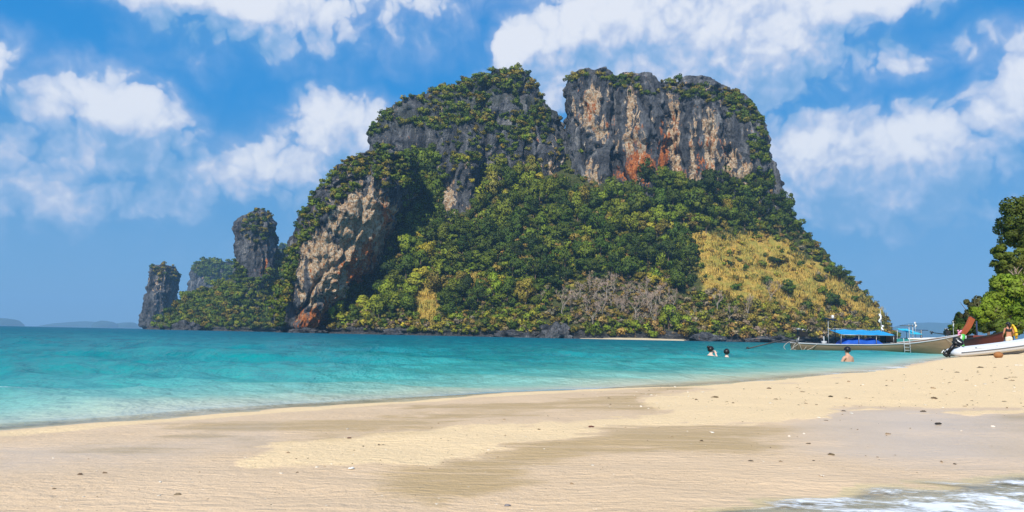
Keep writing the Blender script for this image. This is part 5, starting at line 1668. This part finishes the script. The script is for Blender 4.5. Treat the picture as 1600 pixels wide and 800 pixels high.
def skin(name, parent, mat, pts, edges, root=0, sub=2):
    m = bpy.data.meshes.new(name)
    m.from_pydata([p[:3] for p in pts], edges, [])
    m.materials.append(mat)
    o = link(name, m, parent)
    md = o.modifiers.new('skin', 'SKIN')
    md.use_smooth_shade = True
    if not m.skin_vertices:
        bpy.context.view_layer.update()
    for i, p in enumerate(pts):
        r = p[3]
        m.skin_vertices[0].data[i].radius = r if hasattr(r, '__len__') else (r, r)
        m.skin_vertices[0].data[i].use_root = (i == root)
    s = o.modifiers.new('sub', 'SUBSURF'); s.levels = sub; s.render_levels = sub
    return o


def add_hand(pts, edges, wrist, d, side, s=1.0):
    """palm, four fingers and a thumb grown from the wrist vertex"""
    d = Vector(d).normalized(); side = Vector(side).normalized()
    w = Vector(pts[wrist][:3])
    pts.append((*(w + d * 0.07 * s), (0.038 * s, 0.018 * s))); palm = len(pts) - 1; edges.append((wrist, palm))
    nrm = d.cross(side)
    for i, (o_, ln) in enumerate(((-0.03, 0.062), (-0.01, 0.075), (0.01, 0.072), (0.03, 0.056))):
        p1 = w + d * 0.105 * s + side * o_ * s; p2 = p1 + (d * 0.9 + nrm * 0.3).normalized() * ln * 0.55 * s; p3 = p2 + (d * 0.7 + nrm * 0.6).normalized() * ln * 0.45 * s
        a = len(pts)
        pts += [(*p1, 0.009 * s), (*p2, 0.0085 * s), (*p3, 0.007 * s)]
        edges += [(palm, a), (a, a + 1), (a + 1, a + 2)]
    p1 = w + d * 0.05 * s + side * 0.055 * s; p2 = p1 + (d + side * 0.5).normalized() * 0.04 * s
    a = len(pts)
    pts += [(*p1, 0.011 * s), (*p2, 0.009 * s)]
    edges += [(palm, a), (a, a + 1)]


def head(pts, edges, neck, base, face, s=1.0):
    """skull, jaw, nose grown from the neck; face: unit direction in plan"""
    f = Vector((face[0], face[1], 0)).normalized(); b_ = Vector(base)
    a = len(pts)
    pts += [(*(b_ + Vector((0, 0, 0.06)) + f * 0.015), 0.060 * s), (*(b_ + Vector((0, 0, 0.135))), (0.080 * s, 0.092 * s)), (*(b_ + Vector((0, 0, 0.20)) - f * 0.008), (0.062 * s, 0.072 * s)),
            (*(b_ + Vector((0, 0, 0.045)) + f * 0.065), 0.034 * s), (*(b_ + Vector((0, 0, 0.105)) + f * 0.098), 0.014 * s)]
    edges += [(neck, a), (a, a + 1), (a + 1, a + 2), (a, a + 3), (a + 1, a + 4)]


def face_parts(root, base, face, lip):
    f = Vector((face[0], face[1], 0)).normalized(); sd_ = Vector((f.y, -f.x, 0)); b_ = Vector(base)
    for sg in (-1, 1):
        b = MB(); b.ball(tuple(b_ + Vector((0, 0, 0.125)) + f * 0.086 + sd_ * sg * 0.032), 0.011, 8, 6); b.build('eye', M_HAIR, root)
        b = MB(); b.ball(tuple(b_ + Vector((0, 0, 0.115)) + sd_ * sg * 0.088), (0.018, 0.018, 0.03), 8, 6); b.build('ear', lip, root)
    b = MB(); b.ball(tuple(b_ + Vector((0, 0, 0.062)) + f * 0.094), (0.02, 0.02, 0.007), 8, 6); b.build('mouth', M_PINK, root)


def hair_cap(parent, base, face, bun=None, low=-0.02, nape=0.10):
    f = Vector((face[0], face[1], 0)).normalized(); b_ = Vector(base)
    b = MB()
    c = b_ + Vector((0, 0, 0.145)) - f * 0.012
    seg, rings = 20, 12
    rg = np.random.default_rng(int(abs(base[0]) * 1000) % 997)
    idx = []
    for i in range(rings + 1):
        th = math.pi * 0.5 * i / rings * 1.75
        for k_ in range(seg):
            ph = 2 * math.pi * k_ / seg
            dirv = Vector((math.cos(ph), math.sin(ph), 0))
            fr = dirv.dot(f)
            lim = math.pi * (0.40 + 0.34 * (0.5 - 0.5 * fr))            # the hairline is high over the face, low at the nape
            t_ = min(th, lim)
            r = 0.112 * (1 + 0.05 * rg.uniform(-1, 1))
            b.v.append(tuple(c + dirv * math.sin(t_) * r * (0.95 if abs(fr) < 0.5 else 1.04) + Vector((0, 0, math.cos(t_) * r * 1.02))))
    for i in range(rings):
        for k_ in range(seg):
            b.f.append((i * seg + k_, i * seg + (k_ + 1) % seg, (i + 1) * seg + (k_ + 1) % seg, (i + 1) * seg + k_))
    if bun:
        b.ball(tuple(b_ + Vector(bun)), 0.055, 10, 8, 0.08, rg)
    return b.build('hair', M_HAIR, parent)


def person(loc, rz_, label):
    return empty('person', loc, rz_, label=label, cat='person', group=None)


# swimmers: chest deep, the body goes on below the surface
def swimmer(px, d, sit, face, label, mat, arms, bun=None, lean=0.0, bikini=False):
    x = float(at(px, 550, d)[0])
    r = person((x, d, 0.0), 0.0, label)
    z = sit                                        # height of the shoulders over the water
    f = Vector((face[0], face[1], 0)).normalized(); s = Vector((f.y, -f.x, 0))
    P = lambda a, b_, c_: tuple(s * a + f * b_ + Vector((0, 0, c_)))
    pts = [(*P(0, -0.02, z - 0.58), (0.17, 0.12)), (*P(0, 0.0, z - 0.36), (0.14, 0.10)), (*P(0, 0.02, z - 0.14), (0.17, 0.115)), (*P(0, 0.02 + lean, z - 0.02), (0.13, 0.085)), (*P(0, 0.04 + lean, z + 0.08), 0.052)]
    edges = [(0, 1), (1, 2), (2, 3), (3, 4)]
    # thighs and shanks under water
    for sg in (-1, 1):
        a = len(pts)
        pts += [(*P(sg * 0.10, 0.10, z - 0.70), 0.085), (*P(sg * 0.13, 0.38, z - 0.82), 0.06), (*P(sg * 0.13, 0.36, z - 1.18), 0.042), (*P(sg * 0.13, 0.52, z - 1.22), 0.035)]
        edges += [(0, a), (a, a + 1), (a + 1, a + 2), (a + 2, a + 3)]
    base = P(0, 0.05 + lean, z + 0.10)
    head(pts, edges, 4, base, f)
    for sg, (el_, wr_) in zip((-1, 1), arms):
        a = len(pts)
        pts += [(*P(sg * 0.185, 0.02 + lean * 0.8, z - 0.03), 0.058), (*P(*el_), 0.043), (*P(*wr_), 0.029)]
        edges += [(3, a), (a, a + 1), (a + 1, a + 2)]
        dv = Vector(pts[a + 2][:3]) - Vector(pts[a + 1][:3])
        add_hand(pts, edges, a + 2, dv, s if abs(dv.normalized().dot(s)) < 0.8 else f)
    body = skin('body', r, mat, pts, edges, 0)
    face_parts(r, base, f, mat)
    hair_cap(r, base, f, bun)
    return r


swimmer(1109.5, 26.4, 0.085, (0.75, 0.55), 'swimmer with hair in a bun, raising both hands to the face', M_SKINP, [((-0.25, 0.10, -0.02), (-0.10, 0.19, 0.17)), ((0.25, 0.10, -0.02), (0.10, 0.19, 0.17))], bun=(-0.11, -0.06, 0.22))
swimmer(1135.5, 26.8, 0.0, (0.25, 0.95), 'swimmer with short dark hair and only head above the water', M_SKINP, [((-0.30, 0.10, -0.25), (-0.26, 0.36, -0.28)), ((0.30, 0.10, -0.25), (0.26, 0.36, -0.28))])
swimmer(1325.5, 26.0, 0.17, (-0.35, 0.90), 'bare-backed dark-haired swimmer in front of the longtail boat', M_SKIN, [((-0.29, 0.08, -0.14), (-0.24, 0.32, -0.26)), ((0.29, 0.08, -0.14), (0.24, 0.32, -0.26))])

# person standing behind the dinghy, back turned
pxs, pds = 1577.5, 41.0
px_w = float(at(pxs, 550, pds)[0])
pr_ = person((px_w, pds, gzf(px_w, pds)), math.radians(-8), 'person with black hair, black top and cream shorts carrying a yellow vest behind the dinghy')
pts = [(0, 0, 0.95, (0.155, 0.115)), (0, 0.0, 1.10, (0.125, 0.09)), (0, -0.01, 1.28, (0.155, 0.105)), (0, -0.01, 1.41, (0.12, 0.08)), (0, 0.01, 1.49, 0.05)]
edges = [(0, 1), (1, 2), (2, 3), (3, 4)]
for sg in (-1, 1):
    a = len(pts)
    pts += [(sg * 0.09, 0, 0.84, 0.088), (sg * 0.11, 0.02, 0.48, 0.056), (sg * 0.12, -0.02, 0.09, 0.036), (sg * 0.13, 0.12, 0.035, 0.034)]
    edges += [(0, a), (a, a + 1), (a + 1, a + 2), (a + 2, a + 3)]
for sg, el_, wr_ in ((-1, (-0.24, 0.02, 1.14), (-0.20, 0.20, 1.02)), (1, (0.26, 0.0, 1.15), (0.27, 0.16, 1.10))):
    a = len(pts)
    pts += [(sg * 0.18, -0.01, 1.40, 0.055), (*el_, 0.042), (*wr_, 0.029)]
    edges += [(3, a), (a, a + 1), (a + 1, a + 2)]
    add_hand(pts, edges, a + 2, Vector(wr_) - Vector(el_), (0, 0, 1))
head(pts, edges, 4, (0, 0.02, 1.51), (0, 1))
skin('body', pr_, M_SKINT, pts, edges, 0)
face_parts(pr_, (0, 0.02, 1.51), (0, 1), M_SKINT)
hair_cap(pr_, (0, 0.02, 1.51), (0, 1))
b = MB(); b.tube([(0, -0.075, 1.66), (0, -0.13, 1.56), (0, -0.12, 1.40)], [0.06, 0.055, 0.02], 8); b.build('pony_tail', M_HAIR, pr_)
skin('top', pr_, M_TOP, [(0, 0, 1.17, (0.145, 0.11)), (0, -0.01, 1.29, (0.172, 0.122)), (0, -0.01, 1.41, (0.14, 0.097)), (-0.17, -0.01, 1.40, 0.066), (0.17, -0.01, 1.40, 0.066)], [(0, 1), (1, 2), (2, 3), (2, 4)], 0)
skin('shorts', pr_, M_SHORTS, [(0, 0, 1.02, (0.155, 0.12)), (0, 0, 0.93, (0.172, 0.13)), (-0.095, 0.0, 0.80, 0.105), (0.095, 0.0, 0.80, 0.105), (-0.105, 0.01, 0.62, 0.092), (0.105, 0.01, 0.62, 0.092)], [(0, 1), (1, 2), (1, 3), (2, 4), (3, 5)], 1)
vs = empty('life_vest', (px_w + 0.27, pds + 0.02, pr_.location.z + 0.9), 0, label='yellow life vest held over the standing person\'s right arm', cat='life vest')
b = MB(); b.tube([(0.02, -0.06, 0.62), (0.06, -0.10, 0.45), (0.10, -0.10, 0.2), (0.10, -0.08, -0.05)], [0.05, 0.075, 0.075, 0.055], 8); b.tube([(0.02, 0.10, 0.62), (0.06, 0.13, 0.4), (0.10, 0.12, 0.1)], [0.05, 0.07, 0.05], 8)
b.tube([(0.02, -0.06, 0.62), (0.0, 0.02, 0.70), (0.02, 0.10, 0.62)], 0.05, 8); b.build('foam_panel', M_YEL, vs)
b = MB(); b.tube([(0.0, -0.18, 0.3), (0.12, -0.19, 0.29)], 0.02, 6); b.build('strap', M_BLACK, vs)
b = MB(); b.tube([(0.03, -0.18, 0.1), (0.15, -0.185, 0.09)], 0.02, 6); b.build('strap', M_BLACK, vs)


# ------------------------------------------------------------------ small things on the sand
def ground_hit(px, py):
    d = ray(px, py)
    z = 0.12
    for _ in range(5):
        t_ = (z - HC) / d[2]
        p = np.array([0, 0, HC]) + d * t_
        z = 0.35 * z + 0.65 * gzf(p[0], p[1])
    return np.array([p[0], p[1], gzf(p[0], p[1])]), t_


def pebble_arrays(rg, n_u=7, n_v=5):
    th = np.linspace(0, 2 * math.pi, n_u, endpoint=False); ph = np.linspace(-0.5, 1.45, n_v)
    T, Pp = np.meshgrid(th, ph)
    P = np.stack([np.cos(T) * np.cos(Pp), np.sin(T) * np.cos(Pp), np.sin(Pp)], -1).reshape(-1, 3)
    P *= 1 + 0.22 * rg.normal(size=(len(P), 1))
    idx = np.arange(n_u * n_v).reshape(n_v, n_u)
    q = np.stack([idx[:-1], np.roll(idx[:-1], -1, 1), np.roll(idx[1:], -1, 1), idx[1:]], -1).reshape(-1, 4)
    return P, q


mp, g, out = new_mat('shell_and_coral_grit')
cc = g.attr('tint', out=0)
p = g.n('ShaderNodeBsdfPrincipled', Base_Color=cc, Roughness=0.75)
g.t.links.new(p, out.inputs[0])
rp = np.random.default_rng(900)
PV, PQ, PT = [], [], []
base = 0
SPR = [([(1110, 610), (1330, 592), (1500, 572), (1600, 560), (1600, 638), (1320, 638), (1200, 650), (1110, 640)], 210, (0.8, 2.8), 0.85), ([(1000, 645), (1600, 640), (1600, 735), (1300, 750), (1000, 720)], 60, (0.9, 3.0), 0.7),
       ([(500, 670), (1000, 640), (1000, 690), (700, 735), (420, 735)], 80, (0.9, 2.6), 0.7), ([(0, 715), (450, 700), (1000, 720), (1000, 798), (0, 798)], 50, (1.0, 3.6), 0.7), ([(900, 612), (1110, 600), (1110, 640), (960, 640)], 60, (0.9, 2.6), 0.5)]
for poly, num, (r0, r1), dk in SPR:
    xs = [q_[0] for q_ in poly]; ys = [q_[1] for q_ in poly]
    c_ = 0
    while c_ < num:
        qx, qy = rp.uniform(min(xs), max(xs)), rp.uniform(min(ys), max(ys))
        if not inpoly(np.array([qx]), np.array([qy]), poly)[0]:
            continue
        c_ += 1
        pt, dist = ground_hit(qx, qy)
        r = 0.8 * (r0 + (r1 - r0) * rp.uniform() ** 4) * dist / F
        P, q = pebble_arrays(rp)
        a = rp.uniform(0, 6.28)
        P = P * np.array([r * rp.uniform(1, 1.9), r, r * rp.uniform(0.35, 0.7)])
        P = P @ np.array([[math.cos(a), math.sin(a), 0], [-math.sin(a), math.cos(a), 0], [0, 0, 1]]) + pt
        PV.append(P); PQ.append(q + base); base += len(P)
        col = np.array([0.16, 0.105, 0.055]) * rp.uniform(0.5, 2.2) if rp.uniform() < dk else np.array([0.72, 0.64, 0.52]) * rp.uniform(0.7, 1.15)
        PT.append(np.repeat(col[None], len(P), 0))
link('beach_grit', mesh_np('beach_grit', np.concatenate(PV), np.concatenate(PQ), mp, True, {'tint': np.concatenate(PT)}), None, 'scattered bits of shell, coral and dark grit on the sand', 'grit', None, 'stuff')

BITS = [(924, 668, 5.5, 'stick', (0.10, 0.022, 0.015), 'short dark red stick beside the curved wet edge in the middle'), (546, 685, 4.2, 'stick', (0.10, 0.03, 0.02), 'short dark red stick at the left end of the dry tongue'),
        (1466, 664, 7.0, 'twig', (0.03, 0.025, 0.02), 'dark seaweed twig lying on the grey wet sand'), (1443, 644, 4.5, 'stone', (0.05, 0.035, 0.02), 'small dark stone on the upper edge of the wet sand'),
        (1318, 643, 4, 'stone', (0.07, 0.045, 0.025), 'small dark stone at the corner of the grey wet patch'), (1459, 623, 5.0, 'stone', (0.09, 0.055, 0.025), 'flat brown stone on the dry sand, right of centre'),
        (1298, 620, 4.5, 'stone', (0.06, 0.045, 0.02), 'dark stone on the dry sand above the wet corner'), (1118, 621, 5, 'stone', (0.13, 0.085, 0.035), 'brown stone at the left end of the dry bank'),
        (1331, 647, 3.6, 'shell', (0.80, 0.74, 0.64), 'white shell on the upper edge of the wet sand'), (1113, 677, 5.5, 'shell', (0.82, 0.70, 0.58), 'pinkish white shell on the brown wet band'),
        (550, 733, 6.0, 'shell', (0.82, 0.78, 0.70), 'white shell at the lower edge of the dry tongue'), (1299, 711, 6, 'stone', (0.12, 0.08, 0.035), 'brown flat stone in the middle of the grey wet sand'),
        (1263, 694, 4.5, 'stone', (0.12, 0.08, 0.04), 'small brown stone on wet sand up from the flat one'), (1173, 721, 4.2, 'stone', (0.10, 0.075, 0.05), 'small grey stone left on the wet sand'), (793, 790, 6, 'stone', (0.22, 0.2, 0.2), 'grey pebble at the bottom centre'),
        (164, 740, 4.5, 'stone', (0.16, 0.10, 0.05), 'brown pebble on the pale sand at lower left'), (278, 773, 6, 'stone', (0.20, 0.15, 0.09), 'flat pebble on the sand at bottom left'), (125, 742, 4.5, 'stone', (0.14, 0.09, 0.05), 'small brown pebble left of the other one at lower left'),
        (1532, 575, 4.5, 'stone', (0.10, 0.07, 0.035), 'flat brown piece on the dry sand below the dinghy'), (1285, 745, 5.0, 'shell', (0.72, 0.60, 0.46), 'pale shell piece above the foam edge')]
for i, (bxp, byp, r, nm, col, lab) in enumerate(BITS):
    pt, dist = ground_hit(bxp, byp)
    r = 0.8 * r * dist / F
    rg = np.random.default_rng(950 + i)
    mt = simple(nm + '_surface', col, 0.7, 0.3, 30.0)
    if nm in ('stick', 'twig'):
        b = MB(); n_ = 6
        b.tube([(r * (-1 + 2 * j / n_), rg.normal() * r * 0.06, 0.25 * r + rg.normal() * r * 0.03) for j in range(n_ + 1)], [r * 0.16, r * 0.24, r * 0.26, r * 0.24, r * 0.25, r * 0.2, r * 0.1], 7)
        if nm == 'twig':
            b.tube([(-0.1 * r, 0, 0.25 * r), (0.4 * r, 0.5 * r, 0.35 * r), (1.3 * r, 0.55 * r, 0.2 * r)], [r * 0.14, r * 0.10, r * 0.04], 6)
            b.tube([(-0.5 * r, 0, 0.25 * r), (-0.9 * r, -0.5 * r, 0.25 * r)], [r * 0.12, r * 0.05], 6)
        o = b.build({'stick': 'driftwood_stick', 'twig': 'seaweed_twig'}[nm], mt)
    elif nm == 'shell':
        nu, nv = 14, 7
        V = []
        for a_ in range(nv):
            for c_ in range(nu):
                th = math.pi * (c_ / (nu - 1) - 0.5) * 1.15; rr = r * (0.08 + 0.95 * a_ / (nv - 1)) * (1 + (0.06 if c_ % 2 else -0.02))
                V.append((rr * math.cos(th) - 0.5 * r, rr * math.sin(th), r * (0.10 + 0.42 * math.sin(math.pi * (a_ / (nv - 1)) * 0.75 + 0.3)) + (0.03 * r if c_ % 2 else 0) - 0.1 * r))
        q = [(a_ * nu + c_, a_ * nu + c_ + 1, (a_ + 1) * nu + c_ + 1, (a_ + 1) * nu + c_) for a_ in range(nv - 1) for c_ in range(nu - 1)]
        b = MB(); b.add(V, q); o = b.build('seashell', mt)
        sd = o.modifiers.new('thick', 'SOLIDIFY'); sd.thickness = r * 0.08
    else:
        P, q = pebble_arrays(rg, 14, 9)
        P = P * np.array([r, r * 0.75, r * 0.42])
        b = MB(); b.add(P, q); b.f.append(tuple(range(8 * 14, 9 * 14))); o = b.build('pebble', mt)
    o.location = pt; o.rotation_euler = (0, 0, rg.uniform(-0.6, 0.6))
    tag(o, lab, {'stick': 'stick', 'twig': 'twig', 'shell': 'shell', 'stone': 'pebble'}[nm], 'bits lying on the sand')
# coconut husk by the dinghy
pt, dist = ground_hit(1560, 559)
b = MB(); b.ball((0, 0, 0.11), (0.19, 0.15, 0.13), 16, 10, 0.06, np.random.default_rng(5))
o = b.build('husk_body', simple('coconut_husk', (0.30, 0.13, 0.045), 0.9, 0.4, 14.0))
cn_ = empty('coconut', tuple(pt), 0.3, label='brown coconut husk on the sand in front of the dinghy', cat='coconut')
o.parent = cn_
b = MB(); b.ball((0.165, 0, 0.13), (0.04, 0.06, 0.05), 8, 6); b.build('stem_end', simple('coconut_stem', (0.16, 0.08, 0.04), 0.9, 0.3, 20.0), cn_)
